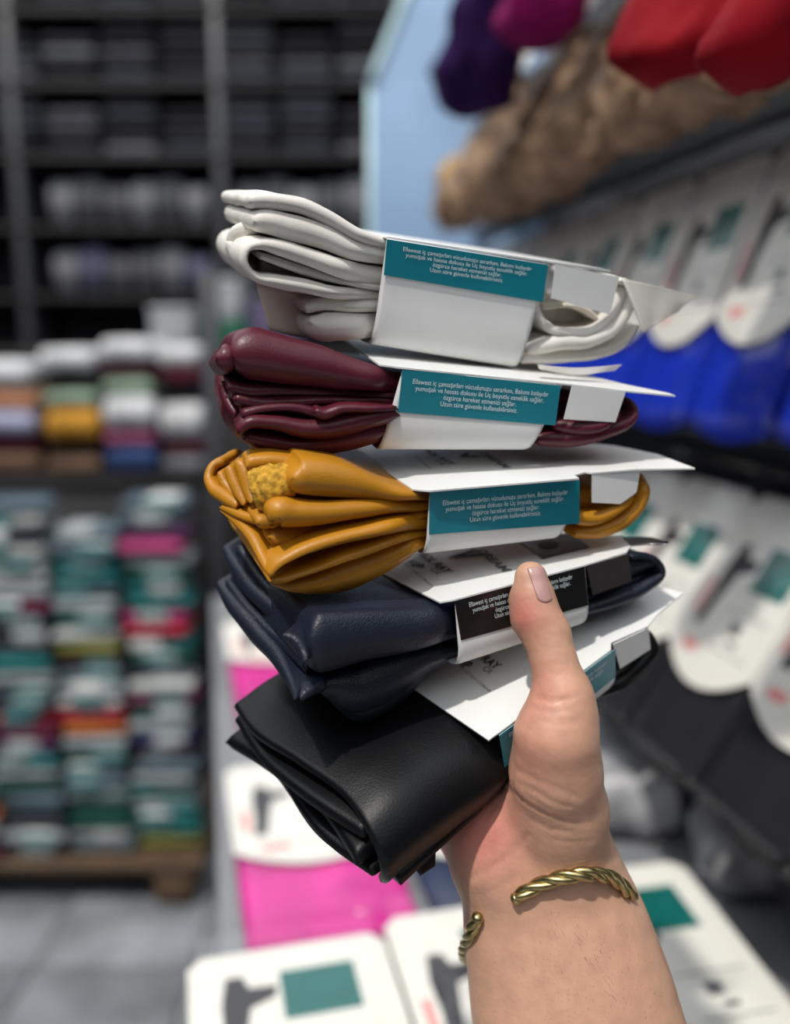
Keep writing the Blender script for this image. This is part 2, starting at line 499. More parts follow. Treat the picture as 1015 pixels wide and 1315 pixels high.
# ------------------------------------------------------------------ end panel of pale blue acrylic
M_PANEL = material('pale_blue_panel', (168, 200, 238), 0.25, vary=0.08, vscale=4, coat=0.3)
dP = 2.25
outline = [(476, 770), (476, 110), (528, -20), (700, -20), (700, 770)]
dP = 2.30
def panel_pt(x, y): return on_plane(x, y, (0, dP, 0), np.array([0.0, 1.0, 0.0]))
pts = [panel_pt(x, y) for x, y in outline]
pts[0][2] = pts[-1][2] = 0.0
panel = empty('end_panel', 'pale blue acrylic end panel with chamfered corner closing the display rack', 'panel')
link('sheet', prism(pts, np.array([0, 0.02, 0])), panel, M_PANEL)
edge = [pts[0], pts[1], pts[2]]
link('edge_strip', tube(catmull([edge[0], edge[1]], 6), 0.008, 8), panel, material('panel_edge', (196, 226, 232), 0.3))
link('edge_strip', tube(catmull([edge[1], edge[2]], 6), 0.012, 8), panel, MATS['panel_edge'])

# ------------------------------------------------------------------ left background: piles on a pallet, far shelves
rng = random.Random(5)
pallet = empty('wooden_pallet', 'low brown wooden pallet under the piles of folded packs', 'pallet')
PAL_Y = 2.42
for i in range(4):
    me = box_mesh(1.5, 0.12, 0.03, 0.004, 1, centre=(-1.28, PAL_Y - 0.12 + i * 0.13, 0.115)); link('plank', me, pallet, M_WOOD)
for i in range(3):
    me = box_mesh(0.1, 0.50, 0.10, 0.004, 1, centre=(-1.95 + i * 0.67, PAL_Y + 0.075, 0.05)); link('bearer', me, pallet, M_WOOD)
PALETTE = [('teal', (42, 112, 112)), ('silver grey', (150, 158, 162)), ('pale grey', (192, 196, 194)), ('burgundy', (92, 36, 58)), ('pink', (190, 76, 128)),
           ('red', (176, 48, 66)), ('navy', (40, 48, 84)), ('slate', (92, 108, 118)), ('olive', (128, 126, 66)), ('charcoal', (52, 52, 60)),
           ('orange', (196, 112, 56)), ('plum', (92, 58, 92)), ('dark green', (30, 74, 64))]
WEIGHT = [5, 4, 4, 3, 2, 2, 2, 4, 1, 3, 1, 2, 3]
body_me, band_me, lab_me = {}, None, None
band_me = box_mesh(0.085, 0.112, 0.036, 0.003, 1); band_me.materials.append(M_CARD)
lab_me = box_mesh(0.075, 0.002, 0.018, 0.0); lab_me.materials.append(M_TEAL)
n_col = 5
M_SLEEVES = [material('sleeve_%d' % i, c, 0.5) for i, c in enumerate(((206, 208, 206), (160, 166, 168), (120, 134, 136)))]
band_mes = []
for m in M_SLEEVES:
    me = box_mesh(0.085, 0.118, 0.0378, 0.004, 1); me.materials.append(m); band_mes.append(me)
M_TEALDULL = material('teal_sticker_pile', (58, 124, 126), 0.5)
lab_me = box_mesh(0.08, 0.002, 0.021, 0.0); lab_me.materials.append(M_TEALDULL)
PILE = ['first', 'second', 'third', 'fourth', 'fifth']
for c in range(n_col):
    z = 0.131
    top = [1.10, 1.06, 1.12, 1.02, 1.08][c] + rng.uniform(-0.02, 0.02)
    k = 0
    while z < top:
        k += 1
        name, rgb = rng.choices(PALETTE, WEIGHT)[0]
        if name not in body_me:
            m = fabric('pile_' + name.replace(' ', '_'), rgb)
            me = slab([[(-0.088, y, 0), (-0.03, y, 0), (0.03, y, 0), (0.088, y, 0)] for y in (-0.057, 0.0, 0.057)], 0.0182, nu=14, nv=10, wob=0.002, freq=30)
            me.materials.append(m); body_me[name] = me
        rz = rng.uniform(-0.1, 0.1)
        e = empty('folded_pack', f'{name} folded pack, {ORD[k]} up from the pallet, {PILE[c]} pile from the steel post', 'folded pack', f'{name} packs in the piles on the pallet',
                  Matrix.Translation((-0.64 - c * 0.178 + rng.uniform(-0.01, 0.01), PAL_Y - 0.06 - c * 0.02 + rng.uniform(-0.012, 0.012), z + 0.0185)) @ Matrix.Rotation(rz, 4, 'Z'))
        link('garment', body_me[name], e)
        if rng.random() < 0.62:
            b = link('sleeve', rng.choice(band_mes), e)
            b.location.x = rng.choice([-0.035, -0.02, 0.0, 0.02, 0.035])
            if rng.random() < 0.6:
                l = link('sticker', lab_me, b); l.location = (0, -0.0602, 0.004)
        z += 0.0385
# garments folded on the far table behind the piles
ftable = empty('far_table', 'dark table behind the piles carrying folded coloured garments', 'table')
link('table_top', box_mesh(2.4, 0.7, 0.03, 0.003, 1, centre=(-1.85, 3.25, 1.085)), ftable, M_DARKBOARD)
link('table_front', box_mesh(2.4, 0.03, 1.07, 0.003, 1, centre=(-1.85, 2.93, 0.535)), ftable, M_DARKBOARD)
GARM = [('white', (222, 222, 224)), ('navy blue', (52, 72, 116)), ('maroon', (86, 30, 46)), ('black', (36, 34, 38)), ('lavender', (172, 176, 204)),
        ('mustard', (206, 148, 56)), ('sage green', (150, 170, 150)), ('peach', (224, 160, 124)), ('brown', (112, 88, 72)), ('rose', (176, 96, 130)), ('grey', (128, 128, 134))]
gd = dict(GARM)
gd.update({'pale grey': (128, 128, 134), 'mid grey': (92, 92, 98), 'dim lavender': (96, 96, 120)})
gme = {}
def folded_garment(colour, x, y, z, sx, sy, sz, where, rz=0.0):
    k = (colour, round(sx, 2), round(sz, 2))
    if k not in gme:
        m = fabric('garment_' + colour.replace(' ', '_'), gd[colour])
        me = slab([[(-sx / 2, v, 0), (-sx / 6, v, sz * 0.02), (sx / 6, v, sz * 0.02), (sx / 2, v, 0)] for v in (-sy / 2, 0.0, sy / 2)], sz * 0.475, nu=16, nv=10, wob=0.003, freq=10, rnd=min(sz / 2, 0.022))
        me.materials.append(m); gme[k] = me
    o = link('folded_garment', gme[k])
    o.location = (x, y, z + sz / 2); o.rotation_euler.z = rz
    tag(o, f'{colour} folded garment lying {where}', 'garment', f'{colour} garments {where}')
    return o
cols = [(20, 0.27, [('brown', 0.07), ('maroon', 0.06), ('lavender', 0.08), ('peach', 0.08), ('white', 0.09)]),
        (112, 0.18, [('brown', 0.06), ('black', 0.05), ('mustard', 0.11), ('sage green', 0.06), ('black', 0.06), ('white', 0.08)]),
        (182, 0.17, [('navy blue', 0.09), ('rose', 0.06), ('white', 0.11), ('sage green', 0.06), ('maroon', 0.05), ('white', 0.08)]),
        (246, 0.14, [('grey', 0.06), ('maroon', 0.05), ('white', 0.13), ('black', 0.06), ('maroon', 0.05), ('white', 0.08)]),
        (-90, 0.28, [('navy blue', 0.08), ('brown', 0.08), ('white', 0.08), ('rose', 0.07)])]
for ci, (px, sx, items) in enumerate(cols):
    z = 1.101
    for k, (colour, h) in enumerate(items):
        q = wp(px, 560, 3.12)
        o = folded_garment(colour, q[0] + rng.uniform(-0.003, 0.003), 3.12 + rng.uniform(-0.02, 0.02), z, sx, 0.3, h, 'on the far table behind the piles', rng.uniform(-0.025, 0.025))
        o['label'] = f'{colour} folded garment, {ORD[k + 1]} up, {ORD[[4, 3, 2, 1, 5][ci]]} stack from the post on the far table'
        z += h
# dark far shelving against the back wall with folded dark clothes
rack2 = empty('wall_shelving', 'dark shelving against the back wall with stacks of dark clothes', 'shelving')
for z in (1.44, 1.79, 2.14, 2.49, 2.84, 3.19):
    link('shelf_board', box_mesh(4.6, 0.5, 0.03, 0.003, 1, centre=(-1.6, 5.08, z)), rack2, M_DARKBOARD)
for x in (-3.0, -1.95, -0.9, 0.15):
    link('upright', box_mesh(0.05, 0.5, 3.3, 0.003, 1, centre=(x, 5.08, 1.65)), rack2, M_POST)
dk = [('charcoal', (50, 50, 56)), ('smoke grey', (86, 86, 94)), ('black', (32, 32, 36)), ('ash', (112, 112, 118)), ('slate', (66, 68, 78))]
gd.update({'dark ' + n: c for n, c in dk})
for zi, z in enumerate((2.506, 2.856, 3.206)):
    for si in range(10):
        x = -0.15 - 0.3 * si; zz = z
        for k in range(rng.randint(4, 5)):
            n = rng.choices(dk, [4, 2, 4, 1, 3])[0][0]
            o = folded_garment('dark ' + n, x, 4.98, zz, 0.27, 0.28, 0.055, 'on the wall shelving', 0)
            o['label'] = f"{n} folded garment, {ORD[k + 1]} up, {ORD[si + 1]} stack from the blue panel, {['lower', 'middle', 'top'][zi]} wall shelf"
            zz += 0.056
# bright row beneath the dark stacks
for i, gx in enumerate((-0.2, -0.34, -0.48, -0.62, -0.76, -1.04, -1.18, -1.32, -1.46, -1.6, -1.74)):
    q = (gx, 0)
    for zz, names, sh in ((2.156, ('pale grey', 'mid grey', 'pale grey', 'mid grey', 'mid grey'), 'third'), (1.806, ('mid grey', 'dim lavender', 'pale grey', 'mid grey'), 'second')):
        n = names[i % len(names)]
        o = folded_garment(n, q[0], 4.98, zz, 0.13, 0.2, 0.25 - 0.02 * (i % 3), 'on the wall shelf')
        o['label'] = f'{n} upright folded garment, {ORD[i + 1]} from the blue panel, {sh} wall shelf from below'
# green and grey boxes below, behind the white pack
for px, lift, colour, wpx, hpx, lab in ((300, 0, (22, 108, 76), 56, 34, 'green storage box on the rear counter under a grey one'), (298, 34, (176, 178, 182), 44, 50, 'pale grey storage box standing on the green one'),
                                   (362, 0, (96, 84, 116), 60, 60, 'dusky violet storage box on the rear counter beside the green one'), (236, 0, (176, 178, 182), 50, 50, 'pale grey storage box on the rear counter next to the green one')):
    q = wp(px, 430, 4.0)
    me = box_mesh(wpx * 4 / F, 0.3, hpx * 4 / F, 0.01, 2)
    o = empty('storage_box', lab, 'box', 'boxes on the rear counter', Matrix.Translation((q[0], 4.0, 1.5205 + lift * 4 / F + hpx * 2 / F)))
    link('body', me, o, material('box_%d' % colour[0], colour, 0.5))
    link('lid', box_mesh(wpx * 4 / F + 0.008, 0.308, 0.03, 0.004, 1, centre=(0, 0, hpx * 2 / F - 0.015)), o, material('box_%d' % colour[0], colour, 0.5))
counter = empty('rear_counter', 'dark rear counter behind the far table', 'counter')
link('counter_top', box_mesh(3.2, 0.5, 0.04, 0.003, 1, centre=(-1.3, 4.05, 1.5)), counter, M_DARKBOARD)
link('counter_body', box_mesh(3.1, 0.46, 1.48, 0.003, 1, centre=(-1.3, 4.05, 0.74)), counter, M_DARKBOARD)
post = empty('steel_post', 'dark steel post standing beside the far table', 'post')
pq = on_height(274, 600, 0.9)
q = wp(276, 560, 2.85)
link('shaft', box_mesh(0.05, 0.05, 1.75, 0.004, 1, centre=(q[0], q[1], 0.875)), post, M_POST)
link('foot_plate', box_mesh(0.12, 0.12, 0.012, 0.003, 1, centre=(q[0], q[1], 0.006)), post, M_POST)

# clutter between the tiers: clear bags with grey and dark garments on the rear of the bench
M_BAG = material('bagged_grey', (196, 196, 200), 0.45, vary=0.35, vscale=16, coat=0.1)
M_BAGD = material('bagged_dark', (40, 42, 52), 0.3, vary=0.4, vscale=14, coat=0.4)
M_BAGB = material('bagged_blue', (24, 34, 84), 0.3, vary=0.3, vscale=14, coat=0.4)
BZ = 0.922
for i, (s_, D_, sx, sy, sz, m, lab) in enumerate((
        (1.10, 0.48, 0.13, 0.13, 0.10, M_BAG, 'grey bagged garment'), (0.95, 0.49, 0.12, 0.12, 0.09, M_BAG, 'silvery bagged garment'),
        (0.94, 0.61, 0.09, 0.10, 0.07, M_BAGB, 'dark blue bagged garment'), (1.26, 0.46, 0.10, 0.13, 0.12, M_BAGD, 'black bagged garment'),
        (0.81, 0.56, 0.11, 0.12, 0.09, M_BAG, 'pale bagged garment'), (0.67, 0.58, 0.11, 0.12, 0.09, M_BAGD, 'charcoal bagged garment'), (1.07, 0.62, 0.11, 0.12, 0.10, M_BAG, 'clear bagged garment'))):
    me = slab([[(-sx / 2, v, 0), (0, v, sz * 0.08), (sx / 2, v, 0)] for v in (-sy / 2, 0, sy / 2)], sz / 2, nu=20, nv=16, wob=0.006, freq=30, wrinkle=(0.006, 30, 30))
    c = shelf_pt(s_, D_, BZ)
    o = link('bagged_garment', me, None, m); o.location = (c[0], c[1], BZ - min(v.co.z for v in me.vertices)); o.rotation_euler.z = -YAW * -1
    tag(o, lab + ' pushed to the rear of the bench under the tiers', 'garment')

# garments hanging over the top tier: red, purple, magenta, tan, with cards between
RAIL_Z, RAIL_D = 2.14, 0.53
rail = empty('garment_rail', 'steel rail over the top tier with garments draped on it', 'rail')
link('bar', tube([shelf_pt(t, RAIL_D, RAIL_Z) for t in np.linspace(0.15, S_END, 12)], 0.012, 10), rail, M_POST)
for t in (0.165, S_END - 0.02):
    link('bracket', tube([shelf_pt(t, RAIL_D, RAIL_Z), shelf_pt(t, 0.9999, RAIL_Z)], 0.010, 8), rail, M_POST)
def draped(px, py, d, wpx, dep, mat, label, slant=0.0, group=None, wob=0.026, freq=18):
    """garment hanging from the rail down to the pixel given"""
    w = wpx * d / F
    def clear_D(z): return 0.515 + (z - 1.90) * 0.53 - dep / 2 - 0.030     # just in front of the bundles' faces
    D_ = 0.45
    for _ in range(12):
        c = on_tier(px, py, D_); D_ = 0.5 * D_ + 0.5 * clear_D(c[2])
    s_ = tier_s(c)
    rows = []
    for t in np.linspace(0, 1, 6):
        z = c[2] + (RAIL_Z + 0.01 - c[2]) * t
        Dm = D_ + (RAIL_D - 0.010 - dep / 2 - D_) * t
        sm = s_ + slant * t
        wid = w * (1.0 - 0.25 * t)
        rows.append([shelf_pt(sm + wid * u, Dm - 0.02 * math.cos(u * 3), z + 0.05 * abs(u) * (1 - t)) for u in (0.5, 0.17, -0.17, -0.5)])
    me = slab(rows, dep / 2, nu=30, nv=30, wob=wob, freq=freq, wrinkle=(0.012, 45, 5))
    o = link('draped_garment', me, None, mat)
    return tag(o, label, 'garment', group)
draped(880, 128, 0.72, 150, 0.05, M_RED, 'deep red garment draped over the rail beside the beige fleece bundles', slant=-0.02)
draped(1000, 138, 0.62, 170, 0.05, M_RED, 'deep red garment draped over the rail next to another red one', slant=-0.02)
draped(700, 70, 1.45, 110, 0.09, M_MAGENTA, 'magenta garment draped over the rail beside the purple one', slant=-0.05)
draped(612, 155, 1.70, 120, 0.10, M_PURPLE, 'dark purple garment draped over the rail beside the pale blue panel', slant=-0.10)
upv = UP * math.cos(T1) - NRM * math.sin(T1); nrv = NRM * math.cos(T1) + UP * math.sin(T1)
me = slab([[(-0.045, v, 0), (0, v, 0.012), (0.045, v, 0)] for v in (-0.055, 0, 0.055)], 0.085, nu=22, nv=18, rnd=0.04, wob=0.010, freq=30)
me.transform(Matrix.Translation((0, 0, -min(v.co.z for v in me.vertices))))
o = link('fleece_bundle', me, None, M_TAN); o.matrix_world = basis(shelf_pt(1.975, 0.635, 1.765) + upv * 0.060 - nrv * 0.001, -A, upv, nrv)
tag(o, 'golden tan fleece bundle at the far end of the top tier', 'garment')

# ------------------------------------------------------------------ the held stack of leggings packs
class Pack:
    def __init__(s, P0, P1, Pb, d0, d1, label, bx=(9e3, 9e3)):
        a, b = cp(P0[0], P0[1], d0), cp(P1[0], P1[1], d1)
        L = unit(b - a)
        rb = ray(*Pb); c = rb * (np.dot(a, L) / np.dot(rb, L))
        s.o = to_world(a)
        s.L = unit(to_world(L) - CAM); s.B = unit(to_world(unit(c - a)) - CAM)
        s.N = np.cross(s.L, s.B)
        if s.N[2] < 0: s.N = -s.N
        s.bx = bx
        s.root = empty('leggings_pack', label, 'leggings pack', 'leather leggings packs stacked on the hand', Matrix.Translation(Vector(s.o)))
    def p(s, a, b, n):
        return s.o + s.L * a + s.B * b + s.N * n
    def top(s, px, py, lift=0.0):
        return on_plane(px, py, s.o + s.N * lift, s.N)
    def front(s, px, py, out=0.0):
        return on_plane(px, py, s.o - s.B * out, s.B)
    def left(s, px, py, a):
        return on_plane(px, py, s.o + s.L * a, s.L)
    def depth(s, w):
        return float(np.dot(w - CAM, FWD))
    def add(s, name, me, mat, parent=None, label=None):
        o = child_local(name, me, parent or s.root, mat, s.o)
        if label: o['label'] = label
        return o
    def ribbon(s, pts, width, mat, name='fold', out=0.0, nu=56, nv=14, wob=0.0006, freq=70, wrinkle=(0.0006, 25, 70), drop=0.0, sides=(1, 1, 1, 1), spread=1.0, aback=0.0, rnd=None):
        rows = [[], [], []]
        for q in pts:
            px, py, h = q[:3]; oo = out + (q[3] if len(q) > 3 else 0.0)
            if s.bx[0] - 4 < px < s.bx[1]: oo = min(oo, -0.0035)
            w = s.front(px, py, oo); th = h * s.depth(w) / F
            for r, t in zip(rows, (0.0, 0.35, 1.0)):
                v = w + s.B * width * t - s.N * drop * t + s.L * aback * t
                r.append(list(v) + [th * (1 + (spread - 1) * t)])
        return s.add(name, slab(rows, 0.002, nu=nu, nv=nv, wob=wob, freq=freq, wrinkle=wrinkle, sides=sides, rnd=rnd), mat)
    def sheet(s, pts, vec, mat, name='fold', plane='front', a=0.0, nu=50, nv=12, wob=0.0006, freq=70, wrinkle=None):
        """path of (px, py, h_px, metres behind the front plane), swept along vec"""
        rows = [[], [], []]
        for q in pts:
            w = s.front(q[0], q[1], -q[3])
            th = q[2] * s.depth(w) / F
            for r, t in zip(rows, (0.0, 0.4, 1.0)):
                r.append(list(w + np.asarray(vec) * t) + [th])
        return s.add(name, slab(rows, 0.002, nu=nu, nv=nv, wob=wob, freq=freq, wrinkle=wrinkle), mat)
    def patch(s, rows, th, mat, name='fold', **k):
        return s.add(name, slab(rows, th, **k), mat)
    def quad_front(s, name, px4, out, th, mat, parent=None, label=None):
        return s.add(name, prism([s.front(x, y, out) for x, y in px4], -s.B * th), mat, parent, label)

STICK = 'Ellawest iç çamaşırları vücudunuzu sararken, Bakımı kolaydır\nyumuşak ve hassas dokusu ile Üç boyutlu esneklik sağlar.\nözgürce hareket etmenizi sağlar.\nUzun süre güvenle kullanabilirsiniz.'
def sleeve(K, card_px, back_a, edge, band, sticker, tab, sticker_mat, sticker_text=(0.5, 0.5, 0.8), tab_mat=None, band_mat=None, tlabel=None, nband=0.03):
    """card_px: pixels of the card's front outline on the top plane; back_a: (a0, a1) where the card's back edge runs; band: TL, TR, BR, BL pixels"""
    pts = [K.top(*q) if max(q) > 1 else K.p(q[0], q[1], 0.0) for q in card_px]
    pts += [K.p(back_a[1], 0.095, 0), K.p(back_a[0], 0.095, 0)]
    K.add('sleeve_card', prism(pts, K.N * 0.0007), M_CARD)
    TL, TR, BR, BL = band
    def row(f, n=8): return [K.front(TL[0] + (TR[0] - TL[0]) * i / n + ((BL[0] - TL[0]) * (1 - i / n) + (BR[0] - TR[0]) * i / n) * f,
                                     TL[1] + (TR[1] - TL[1]) * i / n + ((BL[1] - TL[1]) * (1 - i / n) + (BR[1] - TR[1]) * i / n) * f, 0.0009) for i in range(n + 1)]
    rows = [row(0.0), row(0.25), row(0.5), row(0.78)]
    lo = row(1.0)
    rows.append([q + K.B * 0.003 for q in lo]); rows.append([q + K.B * 0.012 - K.N * 0.0015 for q in lo]); rows.append([q + K.B * nband - K.N * 0.001 for q in lo])
    K.add('sleeve_band', slab(rows, 0.0004, nu=20, nv=26, rnd=0.0004), band_mat or M_CARD)
    st = K.quad_front('sticker', sticker, 0.0015, 0.0004, sticker_mat, label=tlabel)
    if sticker_text:
        TLs, TRs, BRs, BLs = [K.front(x, y, 0.0022) for x, y in sticker]
        fx, fy, fw = sticker_text
        o = (TLs * (1 - fx) + TRs * fx) * (1 - fy) + (BLs * (1 - fx) + BRs * fx) * fy
        K.add('lettering', text_mesh(STICK, o, TRs - TLs, TLs - BLs, np.linalg.norm(TRs - TLs) * fw, height=np.linalg.norm(TLs - BLs) * 0.62, line=0.9), M_WHITEINK, st)
    if tab:
        K.quad_front('tab', tab, 0.0012, 0.0005, tab_mat or M_CARD)
def card_text(K, items):
    """text on the top card: reads from the back towards the front, its up pointing along L"""
    card = [o for o in K.root.children if o.name.startswith('sleeve_card')][0]
    for body, (px0, py0), (px1, py1), hgt, mat in items:
        bold = 0.05 if body == 'V' else 0.03 if body in ('ROL RAY', 'VIP', 'DREAM') else 0.0
        a, b = K.top(px0, py0, 0.0011), K.top(px1, py1, 0.0011)
        x = unit(b - a); y = np.cross(K.N, x)
        K.add('lettering', text_mesh(body, (a + b) / 2, x, y, np.linalg.norm(b - a), height=hgt, bold=bold), mat, card)

def leather(name, rgb, rough=0.42, spec=0.45, **k):
    return material('leather_' + name, rgb, rough, bump=k.pop('bump', 0.16), bscale=k.pop('bscale', 1200), bump2='grain', vary=k.pop('vary', 0.07), vscale=40, spec=spec, coat=k.pop('coat', 0.0))
LW = leather('white', (236, 231, 223), 0.5)
LM = leather('maroon', (88, 28, 42), 0.38, spec=0.4)
LY = leather('mustard', (190, 128, 26), 0.42)
LN = leather('navy', (27, 34, 48), 0.38, spec=0.4, bump=0.4, bscale=1300)
LB = leather('black', (10, 11, 14), 0.42, spec=0.28)
M_TERRY = material('terry', (222, 166, 48), 0.9, bump=1.0, bscale=900, vary=0.3, vscale=420)
M_LINING = material('white_lining', (226, 216, 200), 0.8, bump=0.4, bscale=600)

m = material('flap_film', (222, 219, 212), 0.22, coat=0.5, bump=0.5, bscale=120)
m.node_tree.nodes['Principled BSDF'].inputs['Alpha'].default_value = 0.62
# ---- white pack
K = Pack((497, 306), (716, 339), (465, 299.3), 0.375, 0.402, 'off-white leather leggings pack on top of the held stack', (482, 700))
W = 0.09
K.ribbon([(320, 259, 8), (336, 258, 10), (377, 263, 10), (424, 281, 10), (462, 303, 9), (500, 314, 7), (520, 318, 6)], W, LW, out=0.002)
K.ribbon([(325, 284, 13), (345, 285, 15), (378, 294, 17), (418, 306, 15), (455, 322, 12), (500, 330, 10), (520, 333, 9)], W, LW, out=0.004)
# looped fold with the dark opening
K.ribbon([(515, 359, 11), (485, 357, 13), (440, 346, 12), (400, 332, 11), (362, 320, 10), (335, 315, 7), (321, 319, 5), (316, 331, 5), (320, 345, 5), (332, 358, 6), (352, 362, 8),
          (390, 369, 9), (430, 376, 8), (485, 380, 7), (515, 384, 7)], W, LW, out=0.006, nu=90)
K.ribbon([(333, 328, 4), (350, 334, 5), (390, 347, 6), (440, 361, 5), (500, 374, 4)], W, LW, out=0.001)
K.ribbon([(345, 360, 6), (390, 356, 9), (440, 366, 7), (500, 377, 5)], W * 0.8, LW, out=-0.012)
K.ribbon([(392, 398, 7), (420, 393, 8), (450, 395, 8), (500, 393, 8)], W, LW, out=0.001)
K.ribbon([(398, 413, 8), (412, 421, 18), (440, 421, 19), (468, 422, 17, -.002), (482, 422, 16, -.006), (510, 420, 15)], W, LW, out=0.003, wrinkle=(0.0012, 60, 40))
# rolled rear end and the pale lining that hangs at the back
K.sheet([(290, 312, 7, .034), (297, 298, 10, .032), (312, 291, 11, .028), (332, 289, 10, .024)], K.L * 0.02 + K.B * 0.02 - K.N * 0.004, LW)
K.sheet([(289, 310, 6, .032), (297, 325, 10, .030), (310, 338, 10, .026), (324, 350, 8, .020)], K.L * 0.02 + K.B * 0.02, LW)
K.patch([[wp(330, 362, 0.40), wp(370, 372, 0.395), wp(420, 385, 0.40)], [wp(340, 392, 0.402), wp(375, 400, 0.397), wp(420, 405, 0.402)], [wp(348, 424, 0.405), wp(380, 432, 0.40), wp(420, 436, 0.405)]],
        0.003, M_LINING, wob=0.002, freq=40)
K.ribbon([(335, 345, 20), (400, 345, 40), (500, 372, 45), (650, 400, 48), (720, 405, 40)], 0.075, LW, out=-0.016, name='garment_core')
# right end loops
K.ribbon([(690, 372, 10), (692, 392, 5), (698, 410, 5), (713, 424, 6), (740, 430, 7), (768, 426, 7), (788, 408, 8), (800, 385, 8), (806, 369, 5)], 0.06, LW, out=0.0, nu=80)
K.ribbon([(676, 452, 8), (715, 444, 10), (760, 440, 9), (795, 422, 9), (812, 395, 8), (815, 372, 6), (806, 362, 4), (796, 362, 4)], 0.07, LW, out=0.002, nu=80)
K.ribbon([(670, 462, 7), (720, 460, 8), (770, 455, 8), (805, 440, 7), (822, 418, 5)], 0.07, LW, out=-0.002)
K.ribbon([(700, 398, 14), (735, 408, 20), (770, 402, 20), (790, 390, 16)], 0.05, LW, out=-0.018)
K.ribbon([(700, 396, 3), (735, 394, 3), (752, 398, 4), (772, 412, 3)], 0.04, M_LINING, out=-0.004, name='lining')
sleeve(K, [(0, 0), (0.080, 0.0), (0.082, 0.004), (0.111, 0.004), (0.113, 0.02)], (-0.002, 0.10), None, [(497, 306), (706, 340), (668, 471), (478, 440)],
       [(497, 307), (704, 340), (697, 388), (493, 353)], [(713, 339), (795, 356), (783, 404), (708, 383)], M_TEAL, (0.5, 0.42, 0.80))
sl = [o for o in K.root.children if o.name.startswith('sleeve_card')][0]
K.add('plastic_flap', slab([[wp(798, 357, 0.412), wp(850, 369, 0.425), wp(897, 382, 0.44)], [wp(812, 392, 0.412), wp(845, 390, 0.424), wp(880, 392, 0.436)], [wp(826, 428, 0.415), wp(845, 416, 0.424), wp(870, 400, 0.436)]],
                           0.0004, nu=20, nv=16, wob=0.002, freq=60), MATS['flap_film'])
K.add('plastic_flap', slab([[wp(690, 468, 0.40), wp(740, 472, 0.41), wp(800, 468, 0.42)], [wp(692, 474, 0.395), wp(740, 481, 0.405), wp(790, 476, 0.42)]], 0.0004, nu=16, nv=8, wob=0.001), MATS['flap_film'])

# ---- maroon pack
K = Pack((487, 470), (803, 503), (450, 443), 0.37, 0.400, 'maroon leather leggings pack under the white one in the held stack', (508, 718))
K.ribbon([(297, 459, 22), (301, 458, 31), (320, 456, 35), (350, 460, 33), (396, 469, 29), (451, 480, 22), (487, 488, 16), (512, 492, 13), (530, 494, 12)], 0.075, LM, out=0.004, nu=70, drop=0.010, wrinkle=(0.0009, 18, 50))
K.ribbon([(277, 459, 9), (284, 460, 17), (293, 460, 22), (306, 460, 22)], 0.05, LM, out=0.001, nu=24, drop=0.010)
K.sheet([(282, 490, 5, .02), (285, 506, 7, .018), (292, 522, 7, .014), (302, 534, 6, .010)], K.L * 0.015 + K.B * 0.02, LM)
K.ribbon([(292, 498, 8), (320, 505, 10), (360, 504, 8), (420, 506, 7), (470, 508, 6), (530, 511, 5)], W, LM, out=-0.002)
K.ribbon([(300, 512, 8), (340, 520, 10), (400, 518, 7), (460, 517, 6), (530, 517, 4)], W, LM, out=0.0)
K.ribbon([(310, 535, 9), (335, 528, 7), (380, 526, 7), (410, 534, 8), (430, 540, 6), (460, 529, 8), (500, 523, 5), (530, 522, 4)], W, LM, out=0.003, nu=70)
K.ribbon([(404, 528, 6), (415, 534, 7), (440, 527, 6), (480, 527, 5), (530, 525, 3)], W * 0.6, LM, out=0.008, nu=60)
K.ribbon([(306, 558, 6), (318, 546, 8), (350, 545, 9), (400, 554, 12), (450, 548, 14), (490, 538, 12), (530, 532, 8)], W, LM, out=0.007, nu=70)
K.ribbon([(312, 562, 7), (345, 570, 11), (390, 575, 12), (440, 568, 16), (485, 556, 16), (525, 552, 16)], W, LM, out=0.002, nu=70)
K.ribbon([(290, 508, 14), (306, 520, 40), (400, 522, 48), (520, 525, 40), (650, 530, 38), (760, 530, 22)], 0.075, LM, out=-0.016, name='garment_core')
K.ribbon([(690, 566, 9), (740, 566, 11), (785, 556, 10), (813, 543, 7), (820, 533, 5), (812, 520, 6, -.006), (800, 514, 5, -.010)], 0.06, LM, out=0.0, nu=70)
K.ribbon([(712, 548, 9), (750, 552, 9), (785, 545, 7), (798, 533, 5, -.005), (788, 526, 5, -.010)], 0.06, LM, out=0.002, nu=60)
K.ribbon([(735, 528, 12), (770, 530, 12), (796, 524, 8)], 0.06, LM, out=-0.008)
sleeve(K, [(487, 470), (517, 474), (735, 495.5), (803, 503.5), (0.139, 0.0), (0.139, 0.006), (0.125, 0.02)], (0.0, 0.085), None, [(517, 474), (722, 495), (684, 577), (488, 577)],
       [(517, 474.5), (720, 495), (713, 546), (511, 529)], [(735, 494), (803, 504), (790, 542), (724, 538)], M_TEAL, (0.5, 0.50, 0.86))

